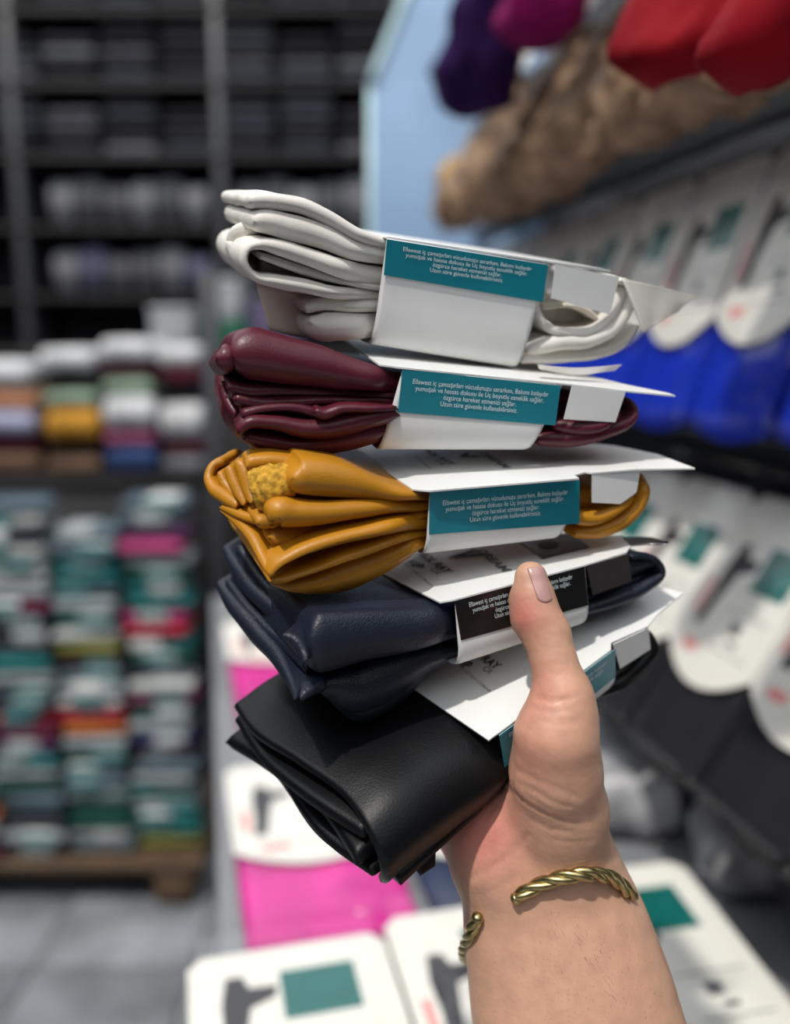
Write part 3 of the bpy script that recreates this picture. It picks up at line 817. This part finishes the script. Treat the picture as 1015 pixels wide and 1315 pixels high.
# ---- mustard pack
K = Pack((530, 630), (755, 608), (455, 580), 0.37, 0.398, 'mustard leather leggings pack with fluffy lining in the held stack', (550, 742))
K.ribbon([(376, 612, 12), (385, 617, 22), (400, 619, 24), (450, 624, 21), (500, 635, 11), (530, 639, 7), (552, 641, 5), (570, 642, 5)], W, LY, out=0.004, nu=60, drop=-0.002)
K.ribbon([(350, 673, 5), (358, 664, 16), (385, 663, 17), (430, 661, 14), (480, 656, 11), (552, 652, 7), (570, 651, 6)], W, LY, out=0.006, nu=60)
K.ribbon([(347, 742, 3), (360, 728, 6), (380, 717, 7), (410, 704, 8), (445, 693, 8), (500, 682, 9), (552, 673, 11), (570, 671, 11)], W, LY, out=0.010, nu=70)
K.ribbon([(345, 690, 8), (370, 695, 18), (410, 688, 14), (470, 675, 11), (552, 664, 7), (570, 663, 6)], W, LY, out=-0.004, nu=60)
K.ribbon([(346, 746, 4), (362, 748, 6), (385, 742, 5), (415, 732, 5), (460, 716, 7), (510, 698, 6), (552, 688, 4), (570, 686, 4)], W, LY, out=0.008, nu=70)
K.ribbon([(350, 750, 5), (375, 756, 8), (410, 754, 14), (450, 744, 22), (490, 728, 18), (530, 708, 12), (552, 700, 9), (570, 697, 8)], W, LY, out=0.004, nu=70)
K.ribbon([(350, 690, 30), (420, 700, 50), (520, 675, 38), (650, 660, 38), (740, 655, 30)], 0.075, LY, out=-0.014, name='garment_core')
# left end: rolled rims, fluffy lining
K.sheet([(288, 594, 5, .05), (273, 599, 6, .05), (266, 612, 6, .048), (271, 629, 8, .042), (285, 641, 9, .034), (304, 652, 7, .026)], K.L * 0.012 + K.B * 0.02, LY)
K.sheet([(280, 606, 5, .044), (286, 622, 7, .040), (297, 637, 7, .034), (309, 650, 5, .028)], K.L * 0.012 + K.B * 0.02, LY)
K.sheet([(291, 599, 7, .034), (297, 618, 9, .030), (305, 636, 8, .026), (313, 650, 4, .022)], K.L * 0.010 + K.B * 0.015, LY)
K.sheet([(302, 592, 8, .028), (310, 608, 10, .024), (317, 630, 10, .020), (322, 647, 6, .016)], K.L * 0.008 + K.B * 0.012, LY)
K.patch([[K.front(318, 606, -0.016), K.front(345, 600, -0.014), K.front(380, 600, -0.012)], [K.front(320, 622, -0.012), K.front(347, 618, -0.007), K.front(380, 614, -0.006)],
         [K.front(326, 640, -0.011), K.front(348, 634, -0.006), K.front(380, 624, -0.006)], [K.front(330, 653, -0.014), K.front(348, 646, -0.012), K.front(378, 628, -0.012)]],
        0.003, M_TERRY, name='fluffy_lining', nu=60, nv=50, wob=0.0012, freq=420)
K.patch([[K.front(310, 584, -0.03), K.front(345, 582, -0.03), K.front(385, 586, -0.03)], [K.front(316, 600, -0.018), K.front(347, 596, -0.016), K.front(385, 600, -0.014)]], 0.0035, LY)
K.sheet([(281, 652, 4, .036), (300, 662, 6, .026), (325, 670, 6, .014), (348, 676, 5, .004)], K.L * 0.03 + K.B * 0.02, LY)
K.sheet([(282, 656, 4, .036), (300, 671, 7, .026), (318, 692, 8, .014), (333, 720, 7, .003), (347, 744, 4, -.007)], K.L * 0.025 + K.B * 0.02, LY)
K.ribbon([(330, 672, 8), (345, 672, 10), (360, 665, 12)], 0.06, LY, out=-0.004, nu=30)
# right end loops
K.ribbon([(738, 686, 8), (775, 684, 9), (808, 670, 10), (828, 648, 9), (833, 630, 8), (826, 616, 6, -.005), (810, 614, 5, -.011)], 0.06, LY, out=0.001, nu=70)
K.ribbon([(742, 668, 9), (775, 668, 9), (800, 655, 8), (815, 638, 7, -.004), (810, 626, 6, -.009)], 0.06, LY, out=0.002, nu=60)
K.ribbon([(742, 640, 14), (760, 645, 18), (790, 640, 14), (808, 628, 10)], 0.06, LY, out=-0.008, wrinkle=(0.002, 80, 60))
sleeve(K, [(530, 630), (552, 632), (744, 616), (738, 612), (752, 608), (760, 609), (820, 604), (893, 603), (845, 585), (790, 574)], (0.0, 0.075), None, [(552, 632), (744, 616), (722, 691), (546, 712)],
       [(552, 632.5), (744, 616.5), (744, 672), (551, 686)], [(760, 609), (822, 604), (817, 632), (796, 647), (760, 645)], M_TEAL, (0.5, 0.50, 0.84))
card_text(K, [('ROL RAY', (548, 578), (582, 596), 0.0035, M_INK), ('CA', (562, 590), (570, 597), 0.003, M_INKGREY), ('ÇORAP', (533, 585), (552, 602), 0.0018, M_INKGREY),
              ('V', (590, 582), (610, 588), 0.008, M_INKGREY), ('DREAM', (620, 581), (652, 600), 0.004, M_INKGREY)])

# ---- navy pack
K = Pack((565, 775), (752, 725), (495, 740), 0.37, 0.40, 'navy leather leggings pack under the thumb in the held stack', (588, 752))
K.ribbon([(400, 832, 42), (415, 830, 42), (470, 820, 36), (530, 813, 30), (565, 809, 26), (590, 803, 23), (610, 800, 22)], 0.10, LN, out=0.003, nu=90, nv=26, drop=0.0, rnd=0.0065, wob=0.0012, freq=38, wrinkle=(0.0012, 34, 30))
K.ribbon([(412, 884, 8), (440, 885, 22), (470, 890, 38), (500, 880, 38), (550, 852, 20), (600, 835, 8)], 0.09, LN, out=-0.008, nu=60)
K.ribbon([(440, 905, 10), (475, 912, 22), (505, 895, 26), (560, 852, 12), (600, 838, 6)], 0.09, LN, out=-0.016, nu=60)
aL = float(np.dot(K.front(398, 800) - K.o, K.L))
def end_ridge(pts, b0, b1, vec, **k):
    n = len(pts) - 1
    K.sheet([(x, y, h, b0 + (b1 - b0) * i / n) for i, (x, y, h) in enumerate(pts)], vec, LN, wob=0.0012, freq=60, **k)
end_ridge([(284, 704, 8), (300, 738, 11), (322, 766, 12), (352, 790, 11), (380, 808, 10), (400, 826, 7)], 0.098, 0.008, K.L * 0.02 + K.B * 0.02)
end_ridge([(302, 702, 8), (328, 742, 8), (350, 768, 8), (384, 792, 7), (404, 804, 5)], 0.090, 0.014, K.L * 0.02 + K.B * 0.02 - K.N * 0.003)
end_ridge([(276, 752, 6), (290, 778, 11), (318, 812, 14), (348, 846, 13), (368, 878, 10), (378, 900, 5)], 0.098, -0.001, K.L * 0.03 + K.B * 0.03)
end_ridge([(290, 745, 6), (312, 780, 9), (342, 812, 10), (370, 838, 9), (394, 862, 7)], 0.090, 0.010, K.L * 0.02 + K.B * 0.03)
end_ridge([(362, 816, 5), (376, 824, 8), (386, 838, 8), (391, 852, 5)], 0.006, -0.003, K.L * 0.01 + K.B * 0.01)
end_ridge([(385, 902, 5), (400, 890, 9), (420, 880, 10)], 0.0, 0.004, K.L * 0.02 + K.B * 0.06)
K.patch([[K.p(aL + 0.003, 0.016, -0.006), K.p(aL * 0.5, 0.016, -0.006), K.p(0.01, 0.016, -0.006)], [K.p(aL - 0.002, 0.05, -0.003), K.p(aL * 0.5, 0.05, -0.003), K.p(0.01, 0.05, -0.005)], [K.p(aL - 0.002, 0.10, -0.005), K.p(aL * .5, 0.10, -0.005), K.p(0.01, 0.10, -0.005)]],
        0.004, LN, wob=0.002, freq=30)
K.ribbon([(600, 800, 22), (680, 782, 24), (760, 760, 22)], 0.08, LN, out=-0.010, name='garment_core')
K.ribbon([(750, 786, 8), (800, 772, 9), (838, 753, 8), (855, 738, 6), (850, 725, 5), (835, 716, 5), (812, 716, 5)], 0.06, LN, out=0.0, nu=70)
K.ribbon([(755, 770, 10), (800, 755, 10), (832, 742, 7)], 0.06, LN, out=-0.006)
K.ribbon([(757, 748, 16), (805, 732, 18), (838, 724, 9), (850, 724, 5)], 0.06, LN, out=-0.002)
sleeve(K, [(565, 775), (583, 772), (752, 727), (805, 711), (812, 700), (800, 690)], (0.0, 0.075), None, [(584, 772), (752, 727), (757, 800), (590, 855)],
       [(584, 772.5), (750, 727.5), (755, 777), (592, 822)], [(753, 728), (806, 711), (811, 746), (761, 764)], M_BLACKPRINT, (0.5, 0.42, 0.80),
       tab_mat=material('smoked_tab', (52, 48, 48), 0.25, coat=0.4), tlabel='black sticker with white lettering')
K.add('plastic_flap', slab([[K.top(800, 690, 0.001), K.top(830, 690, 0.001), K.top(861, 697, 0.001)], [K.top(812, 702, 0.001), K.top(835, 699, 0.001), K.top(855, 699, 0.001)]], 0.0004, nu=14, nv=8, wob=0.0005), clear_film('dark_film', (120, 120, 130), 0.3, 0.2))
cd = [o for o in K.root.children if o.name.startswith('sleeve_card')][0]
K.add('black_square', prism([K.top(x, y, 0.001) for x, y in ((660, 690), (697, 718), (757, 703), (735, 685))], K.N * 0.0003), M_BLACKPRINT, cd)
K.add('round_emblem', prism([K.top(704 + 13 * math.cos(t), 699 + 5 * math.sin(t), 0.0014) for t in np.linspace(0, 2 * math.pi, 20, endpoint=False)], K.N * 0.0002), M_INKGREY, cd)
card_text(K, [('ROL RAY', (542, 710), (578, 735), 0.0048, M_INK), ('TETC · CA', (535, 713), (565, 737), 0.0038, M_INKGREY), ('VIP', (526, 719), (540, 729), 0.0055, M_INK),
              ('ELASTAN ÇORAP', (519, 723), (554, 752), 0.0018, M_INKGREY), ('V', (590, 708), (602, 717), 0.016, M_INK), ('DREAM', (617, 706), (652, 733), 0.0046, M_INKGREY)])

# ---- black pack
K = Pack((628, 952), (790, 832), (530, 885), 0.37, 0.41, 'black leather leggings pack at the bottom of the held stack', (645, 785))
a0 = -0.062
def sheet5(a_l, n0, n1, th, b0=0.0, b1=0.112, ar=0.02, sag=0.0, mat=LB, **k):
    rows = []
    for i, t in enumerate(np.linspace(0, 1, 4)):
        b = b0 + (b1 - b0) * t
        bow = sag * math.sin(math.pi * t)
        rows.append([K.p(a_l + 0.004 * math.sin(5 * t + n0 * 300), b, n0 + bow), K.p(a_l * 0.6 + ar * 0.4, b, (n0 * 0.6 + n1 * 0.4) + bow * 0.7), K.p(ar, b, n1)])
    return K.patch(rows, th, mat, nu=50, nv=40, wob=k.get('wob', 0.0015), freq=k.get('freq', 35), wrinkle=k.get('wrinkle', (0.0015, 20, 30)))
rows = []
for b, n in ((0.112, -0.005), (0.085, -0.002), (0.05, -0.001), (0.022, -0.0025), (0.006, -0.008), (-0.001, -0.017), (0.001, -0.027), (0.006, -0.035)):
    w = 0.0035 * math.sin(b * 60)
    rows.append([K.p(a0 + w, b, n - 0.002), K.p(-0.045, b, n), K.p(-0.025, b, n - 0.001), K.p(-0.004, b, n - 0.002), K.p(0.012, b + 0.003, n - 0.003)])
K.patch(rows, 0.0026, LB, nu=50, nv=70, wob=0.0016, freq=32, wrinkle=(0.0012, 22, 30))
sheet5(a0 - 0.003, -0.014, -0.012, 0.0035, b0=0.010, sag=0.001)
sheet5(a0 - 0.004, -0.0225, -0.018, 0.0042, b0=0.008, sag=0.0)
sheet5(a0 - 0.001, -0.031, -0.026, 0.0035, b0=0.006, sag=-0.001)
sheet5(a0 + 0.004, -0.039, -0.033, 0.0030, b0=0.0, b1=0.08, ar=-0.008)
K.patch([[K.p(-0.046, 0.006, -0.034), K.p(-0.030, 0.006, -0.034)], [K.p(-0.044, 0.002, -0.045), K.p(-0.036, 0.002, -0.046)]], 0.0012, LB, nu=16, nv=10)
K.patch([[K.p(-0.02, b, -0.018), K.p(0.04, b, -0.017), K.p(0.085, b, -0.016)] for b in (0.006, 0.05, 0.10)], 0.012, LB, name='garment_core')
K.ribbon([(775, 893, 9), (805, 882, 11), (832, 858, 10), (846, 836, 7), (842, 820, 5), (828, 812, 5)], 0.06, LB, out=0.0, nu=60)
K.ribbon([(785, 870, 12), (812, 855, 12), (832, 838, 8)], 0.06, LB, out=-0.004, wrinkle=(0.002, 60, 60))
sleeve(K, [(628, 952), (640, 943), (785, 835.7), (785, 827), (832, 806), (845, 790), (878, 763), (840, 752)], (0.0, 0.055), None, [(641, 944), (790, 833), (790, 885), (652, 1000)],
       [(641, 944.5), (790, 833.5), (790, 869), (648, 985)], [(787, 827), (832, 806), (835, 833), (796, 858)], M_TEAL, (0.5, 0.5, 0.84))
card_text(K, [('ROL RAY', (600, 830), (641, 857), 0.005, M_INK), ('CA', (623, 857), (631, 864), 0.0035, M_INKGREY), ('VIP', (590, 846), (603, 856), 0.0055, M_INK), ('ELASTAN ÇORAP', (592, 857), (629, 888), 0.0018, M_INKGREY)])
K5 = K

# ------------------------------------------------------------------ the hand: one continuous surface from a distance field (camera space, metres)
def to_cam(w):
    v = np.asarray(w) - CAM
    return np.array([np.dot(v, RIGHT), np.dot(v, DOWN), np.dot(v, FWD)])
SEGS = []      # (a, ra, b, rb, kz, blend)
def chain(pts, kz=1.0, blend=0.010):
    """pts: (px, py, d, width in px) or camera points ((x,y,z), r)"""
    P = []
    for q in pts:
        if len(q) == 4: P.append((cp(q[0], q[1], q[2]), q[3] / 2 * q[2] / F))
        else: P.append((np.asarray(q[0], float), q[1]))
    for (a, ra), (b, rb) in zip(P[:-1], P[1:]):
        SEGS.append((a, ra, b, rb, kz, blend))
chain([(697, 1128, 0.404, 192), (707, 1170, 0.404, 203), (724, 1235, 0.402, 226), (742, 1315, 0.398, 246), (778, 1450, 0.390, 280), (830, 1640, 0.375, 310), ((0.165, 0.405, 0.335), 0.046), ((0.20, 0.47, 0.29), 0.047)], kz=0.74, blend=0.012)
chain([(682, 742, 0.3757, 42), (685, 768, 0.3753, 53), (689, 792, 0.3748, 61), (702, 815, 0.3736, 60), (711, 848, 0.3712, 57), (723, 893, 0.3690, 66)], blend=0.003)
chain([(723, 893, 0.3690, 66), (722, 915, 0.369, 76), (715, 945, 0.3690, 100), (714, 990, 0.3765, 110), (718, 1040, 0.388, 118), (716, 1100, 0.400, 136)], blend=0.007)
chain([(628, 1066, 0.402, 108), (640, 1098, 0.402, 112), (665, 1128, 0.404, 124)], blend=0.010)
chain([(682, 1030, 0.393, 70), (664, 1062, 0.402, 100), (675, 1100, 0.405, 130)], blend=0.010)
# thumb pad on the pack side
chain([(674, 770, 0.3768, 34), (680, 798, 0.3768, 36)], blend=0.004)
L5, B5, N5 = (to_cam(CAM + v) for v in (K5.L, K5.B, K5.N))
O5 = to_cam(K5.o)
def f5(a, b, n): return O5 + L5 * a + B5 * b + N5 * n
wr = cp(690, 1110, 0.408)
mcp = [f5(0.047, 0.070, -0.053), f5(0.026, 0.076, -0.055), f5(0.006, 0.072, -0.056), f5(-0.012, 0.062, -0.058)]
for k, m in enumerate(mcp):
    base = cp([716, 694, 668, 642][k], [1046, 1060, 1072, 1082][k], 0.414)
    chain([(wr, 0.017), (base, 0.016), (m, 0.0125)], blend=0.012)
    s = [1.0, 1.08, 1.0, 0.82][k]
    dl = [-0.002, -0.001, 0.001, 0.003][k]
    q = np.array([np.dot(m - O5, L5), np.dot(m - O5, B5), np.dot(m - O5, N5)])
    pip = f5(q[0] + dl, 0.126, q[2] + 0.004 + 0.012 * s)
    dip = f5(q[0] + 2 * dl, 0.137, q[2] + 0.038 * s)
    tip = f5(q[0] + 2 * dl, 0.134, q[2] + 0.057 * s)
    chain([(m, 0.0115), (pip, 0.0092), (dip, 0.0080), (tip, 0.0068)], blend=0.004)

CREASES = []   # (points Mx3, depth, width)
def sdf(P, creases=True):
    out = None
    for a, ra, b, rb, kz, bl in SEGS:
        s = np.array([1, 1, 1 / kz], np.float32)
        A_, B_ = (a * s).astype(np.float32), (b * s).astype(np.float32)
        q = P * s
        ab = B_ - A_
        t = np.clip(((q - A_) @ ab) / float(ab @ ab), 0, 1)
        d = np.sqrt(((q - A_ - t[:, None] * ab) ** 2).sum(1)) - (ra + (rb - ra) * t)
        if kz != 1.0: d = d * (0.5 + 0.5 * kz)
        if out is None: out = d
        else:
            h = np.clip(0.5 + 0.5 * (out - d) / bl, 0, 1)
            out = out * (1 - h) + d * h - bl * h * (1 - h)
    if creases:
        for pts, dep, wid in CREASES:
            near = np.where((np.abs(P - pts.mean(0)).max(1) < 0.04) & (np.abs(out) < 0.01))[0]
            if len(near) == 0: continue
            Q = P[near]
            best = np.full(len(Q), 1e9, np.float32)
            for i in range(len(pts) - 1):
                ab = pts[i + 1] - pts[i]
                t = np.clip(((Q - pts[i]) @ ab) / float(ab @ ab), 0, 1)
                best = np.minimum(best, ((Q - pts[i] - t[:, None] * ab) ** 2).sum(1))
            out[near] += dep * np.exp(-best / wid ** 2)
    return out
def hit(px, py, d0=0.28):
    r = ray(px, py); n = np.linalg.norm(r); d = d0
    for _ in range(90):
        v = float(sdf((r * d)[None].astype(np.float32), False)[0])
        if v < 0.0002: return r * d
        d += v / n * 0.8
        if d > 0.6: return None
    return r * d
def crease(px_pts, dep, wid, n=14):
    P = catmull(np.array([(x, y, 0) for x, y in px_pts], float), n)
    H = [hit(x, y) for x, y, _ in P]
    H = [h for h in H if h is not None]
    if len(H) > 2: CREASES.append((np.array(H, np.float32), dep * 1.7, wid))
# thumb joint, thumb base, palm and wrist creases
crease([(697, 809), (710, 813), (729, 811)], 0.0007, 0.0007)
crease([(700, 803), (712, 806), (727, 803)], 0.0004, 0.0006)
crease([(698, 796), (709, 800), (720, 796)], 0.0003, 0.0005)
crease([(699, 818), (711, 821), (728, 819)], 0.0003, 0.0006)
crease([(690, 896), (705, 900), (725, 899), (745, 892)], 0.0005, 0.0010)
crease([(684, 909), (705, 914), (730, 912)], 0.0003, 0.0008)
crease([(662, 985), (657, 1003), (662, 1020), (678, 1034), (700, 1046)], 0.0009, 0.0010)
crease([(640, 1012), (655, 1016), (668, 1028)], 0.0007, 0.0010)
crease([(668, 1008), (690, 1018), (712, 1032), (730, 1036)], 0.0005, 0.0009)
crease([(664, 990), (690, 1003), (715, 1012), (745, 1026)], 0.0004, 0.0009)
crease([(690, 1040), (715, 1052), (745, 1058), (764, 1056)], 0.0004, 0.0009)
crease([(680, 1052), (705, 1064), (735, 1070)], 0.0003, 0.0008)
crease([(606, 1128), (635, 1112), (662, 1092), (680, 1072)], 0.0005, 0.0011)
crease([(680, 925), (672, 950), (668, 975)], 0.0003, 0.0008)

crease([(695, 925), (712, 930), (735, 928), (752, 922)], 0.0002, 0.0008)
crease([(672, 1018), (690, 1030), (708, 1042)], 0.0003, 0.0007)
crease([(700, 1076), (730, 1082), (760, 1080)], 0.0002, 0.0009)
crease([(640, 1030), (625, 1050), (618, 1075)], 0.0002, 0.0009)
crease([(612, 1150), (640, 1140), (668, 1122)], 0.0002, 0.0009)
crease([(704, 862), (716, 866), (728, 864)], 0.00015, 0.0008)

def surface_nets(lo, hi, res):
    n = [int(math.ceil((h - l) / res)) + 1 for l, h in zip(lo, hi)]
    ax = [l + res * np.arange(k, dtype=np.float32) for l, k in zip(lo, n)]
    V = np.full(n, 1.0, np.float32)
    cs = 8                       # coarse pass, then only the blocks near the surface
    cx = [a[::cs] for a in ax]
    C = np.stack(np.meshgrid(*cx, indexing='ij'), -1).reshape(-1, 3)
    dc = sdf(C, False).reshape([len(c) for c in cx])
    lim = res * cs * 1.9
    for i, j, k in np.argwhere(np.abs(dc) < lim + 0.004):
        sl = tuple(slice(max(0, u * cs - cs // 2 - 1), min(m, u * cs + cs // 2 + 2)) for u, m in zip((i, j, k), n))
        g = np.stack(np.meshgrid(*[a[s] for a, s in zip(ax, sl)], indexing='ij'), -1)
        V[sl] = sdf(g.reshape(-1, 3), False).reshape(g.shape[:3])
    for i, j, k in np.argwhere(dc <= -(lim + 0.004)):
        sl = tuple(slice(max(0, u * cs - cs // 2 - 1), min(m, u * cs + cs // 2 + 2)) for u, m in zip((i, j, k), n))
        b = V[sl]; b[b == 1.0] = -1.0
    S = V < 0
    c = np.zeros([m - 1 for m in n], np.int32)
    for dx in (0, 1):
        for dy in (0, 1):
            for dz in (0, 1):
                c += S[dx:n[0] - 1 + dx, dy:n[1] - 1 + dy, dz:n[2] - 1 + dz]
    cells = np.argwhere((c > 0) & (c < 8))
    idx = -np.ones(c.shape, np.int64); idx[tuple(cells.T)] = np.arange(len(cells))
    acc = np.zeros((len(cells), 3)); cnt = np.zeros(len(cells))
    corners = [(x, y, z) for x in (0, 1) for y in (0, 1) for z in (0, 1)]
    for p in corners:
        for d in range(3):
            if p[d]: continue
            q = list(p); q[d] = 1
            a = V[tuple((cells + p).T)]; b = V[tuple((cells + q).T)]
            m = (a < 0) != (b < 0)
            t = np.where(m, a / np.where(m, a - b, 1), 0)
            pt = np.tile(np.array(p, float), (len(cells), 1)); pt[:, d] += t
            acc[m] += pt[m]; cnt[m] += 1
    verts = np.array(lo) + res * (cells + acc / np.maximum(cnt, 1)[:, None])
    faces = []
    for d in range(3):
        e = [slice(None)] * 3; e[d] = slice(0, -1); f = [slice(None)] * 3; f[d] = slice(1, None)
        E = np.argwhere(S[tuple(e)] != S[tuple(f)])
        u, v = [x for x in range(3) if x != d]
        E = E[(E[:, u] > 0) & (E[:, v] > 0) & (E[:, u] < n[u] - 1) & (E[:, v] < n[v] - 1)]
        o = np.zeros(3, int); ou = o.copy(); ou[u] = 1; ov = o.copy(); ov[v] = 1
        q = [idx[tuple((E - ou - ov).T)], idx[tuple((E - ov).T)], idx[tuple(E.T)], idx[tuple((E - ou).T)]]
        faces.append(np.stack(q, 1))
    faces = np.concatenate(faces); faces = faces[(faces >= 0).all(1)]
    return verts, faces
HLO, HHI = (-0.075, 0.012, 0.225), (0.26, 0.53, 0.535)
hv, hf = surface_nets(HLO, HHI, 0.0016)
hv = hv.astype(np.float32)
for it in range(3):              # settle the vertices on the field with the creases in it
    d0 = sdf(hv)
    g = np.stack([sdf(hv + np.eye(3, dtype=np.float32)[i] * 0.0004) - d0 for i in range(3)], 1) / 0.0004
    g2 = np.maximum((g ** 2).sum(1), 0.15)
    hv = hv - np.clip(d0 / g2, -0.001, 0.001)[:, None] * g
hand_me = mesh(to_world(hv), [tuple(map(int, f)) for f in hf])
# skin colour per point: pink heel of the palm, reddish thumb pad, paler wrist, tanned outer forearm
def blob(px, py, d, r):
    return np.exp(-((hv - cp(px, py, d)) ** 2).sum(1) / r ** 2)[:, None]
colr_k = 0.86
base = np.array(lin((219, 170, 142))[:3]); pink = np.array(lin((226, 140, 126))[:3]); 
red = np.array(lin((205, 118, 108))[:3])
colr = np.tile(base, (len(hv), 1))
def mixc(c, w): 
    global colr
    w = np.clip(w, 0, 1); colr = colr * (1 - w) + c * w
mixc(pink, 0.95 * blob(615, 1062, 0.385, 0.020)); mixc(pink, 0.5 * blob(690, 960, 0.365, 0.016))
mixc(red, 0.85 * blob(668, 790, 0.366, 0.010)); mixc(pink, 0.5 * blob(690, 880, 0.36, 0.012))
ca = hand_me.color_attributes.new('skin', 'FLOAT_COLOR', 'POINT')
ca.data.foreach_set('color', np.concatenate([colr * colr_k, np.ones((len(colr), 1))], 1).astype(np.float32).ravel())
M_SKIN = material('skin', (219, 172, 144), 0.46, sss=0.12, spec=0.4, bump=0.45, bscale=420)
nt = M_SKIN.node_tree; bs = nt.nodes['Principled BSDF']
at = nt.nodes.new('ShaderNodeAttribute'); at.attribute_name = 'skin'
nz = nt.nodes.new('ShaderNodeTexNoise'); nz.inputs['Scale'].default_value = 130; nz.inputs['Detail'].default_value = 5
tcn = nt.nodes.new('ShaderNodeTexCoord'); nt.links.new(tcn.outputs['Object'], nz.inputs['Vector'])
mr = nt.nodes.new('ShaderNodeMapRange'); mr.inputs['To Min'].default_value = 0.78; mr.inputs['To Max'].default_value = 1.2
nt.links.new(nz.outputs[0], mr.inputs['Value'])
mu = nt.nodes.new('ShaderNodeVectorMath'); mu.operation = 'MULTIPLY'
nt.links.new(at.outputs['Color'], mu.inputs[0]); nt.links.new(mr.outputs['Result'], mu.inputs[1]); nt.links.new(mu.outputs[0], bs.inputs['Base Color'])
porg = to_world(cp(724, 1235, 0.402))
person = empty('person', 'bare forearm and hand with raised thumb holding the stack of packs', 'person', None, Matrix.Translation(Vector(porg)))
child_local('arm_and_hand', hand_me, person, M_SKIN, porg)
# thumbnail
nrow = []
for t in np.linspace(0, 1, 6):
    r_ = []
    for s in np.linspace(0, 1, 6):
        lx = 677 + (691 - 677) * t; rx = 699 + (710 - 699) * t
        py = (730 + 40 * t) + 4 * math.sin(math.pi * s) * (1 if t > 0.5 else -0.6) * (abs(t - 0.5) * 2)
        h = hit(lx + (rx - lx) * s, py)
        if h is None: h = cp(lx + (rx - lx) * s, py, 0.369)
        r_.append(to_world(h * (1 - 0.0001 / 0.37)))
    nrow.append(r_)
child_local('thumbnail', slab(nrow, 0.0004, nu=18, nv=22, rnd=0.0010), person, material('nail', (188, 144, 138), 0.25, coat=0.5), porg)
# fine dark hairs on the forearm
hr = random.Random(3); hvts, hfs = [], []
for i in range(260):
    px, py = hr.uniform(640, 850), hr.uniform(1170, 1312)
    if px < 690 and hr.random() < 0.8: continue
    h = hit(px, py)
    if h is None: continue
    e = 0.0005
    g = np.array([float(sdf((h + np.eye(3)[k] * e)[None].astype(np.float32), False)[0]) for k in range(3)]); g = unit(g)
    dr = unit(np.array([hr.uniform(0.1, 0.7), hr.uniform(0.5, 1.0), 0]) - g * 0.0); dr = unit(dr - g * np.dot(dr, g) + g * 0.22)
    ln = hr.uniform(0.004, 0.008); sd = np.cross(dr, g) * 0.000045
    b0 = len(hvts)
    for k in range(4):
        c = h + dr * ln * k / 3 + g * (-0.00022 * k * k) + np.cross(dr, g) * 0.0004 * k * k * hr.choice([-1, 1]) * 0.3
        w = 1 - k / 3.4
        hvts += [to_world(c + sd * w), to_world(c - sd * w), to_world(c + g * 0.00007 * w)]
    for k in range(3):
        for m in range(3):
            hfs.append((b0 + k * 3 + m, b0 + k * 3 + (m + 1) % 3, b0 + k * 3 + 3 + (m + 1) % 3, b0 + k * 3 + 3 + m))
ho = child_local('arm_hair', mesh(hvts, hfs), person, material('hair', (92, 68, 52), 0.6), porg)
ho['kind'] = 'stuff'

# ------------------------------------------------------------------ twisted brass cuff bracelet
path_px = [(663, 1151), (680, 1140), (699, 1131), (722, 1122), (747, 1118), (768, 1121), (786, 1130), (797, 1141)]
R_B = 0.0026
pth = []
for x, y in path_px:
    h = hit(x, y)
    if h is None: h = cp(x, y, 0.40)
    e = 0.0006
    g = unit([float(sdf((h + np.eye(3)[k] * e)[None].astype(np.float32), False)[0]) - float(sdf(h[None].astype(np.float32), False)[0]) for k in range(3)])
    pth.append(h + g * (R_B * 0.9))
back = [cp(806, 1158, 0.412), cp(800, 1180, 0.437), cp(740, 1205, 0.447), cp(660, 1222, 0.446), cp(606, 1232, 0.430), cp(597, 1222, 0.410), cp(602, 1206, 0.396)]
pth += back
for x, y in [(607, 1192), (615, 1176)]:
    h = hit(x, y)
    if h is None: h = cp(x, y, 0.39)
    pth.append(h + np.array([-0.3, 0, -0.95]) * R_B * 0.8)
C = catmull(np.array(pth), 240)
T = np.gradient(C, axis=0); T /= np.linalg.norm(T, axis=1, keepdims=True)
ctr = C.mean(0)
brc = to_world(ctr)
bracelet = empty('cuff_bracelet', 'open twisted brass cuff bracelet worn on the wrist', 'bracelet', None, Matrix.Translation(Vector(brc)))
M_BRASS = material('brass', (206, 188, 132), 0.33, metal=1.0, vary=0.25, vscale=300)
arc = np.concatenate([[0], np.cumsum(np.linalg.norm(np.diff(C, axis=0), axis=1))])
for st in range(3):
    out = []
    for i in range(len(C)):
        rd = C[i] - ctr; rd = unit(rd - T[i] * np.dot(rd, T[i])); sd = np.cross(T[i], rd)
        ph = 2 * math.pi * (arc[i] / 0.026 + st / 3)
        tp = min(1, arc[i] / 0.003, (arc[-1] - arc[i]) / 0.003) * 0.5 + 0.5
        out.append(C[i] + (rd * math.cos(ph) + sd * math.sin(ph)) * 0.0015 * tp)
    child_local('strand', tube(to_world(np.array(out)), 0.00175, 8), bracelet, M_BRASS, brc)
for q, nb in ((C[0], C[1]), (C[-1], C[-2])):
    d = unit(q - nb)
    kn = [q - d * 0.0016, q - d * 0.0008, q + d * 0.0006, q + d * 0.0016, q + d * 0.0022]
    child_local('end_knob', tube(to_world(np.array(kn)), [0.0018, 0.0026, 0.0027, 0.0018, 0.0004], 12), bracelet, M_BRASS, brc)
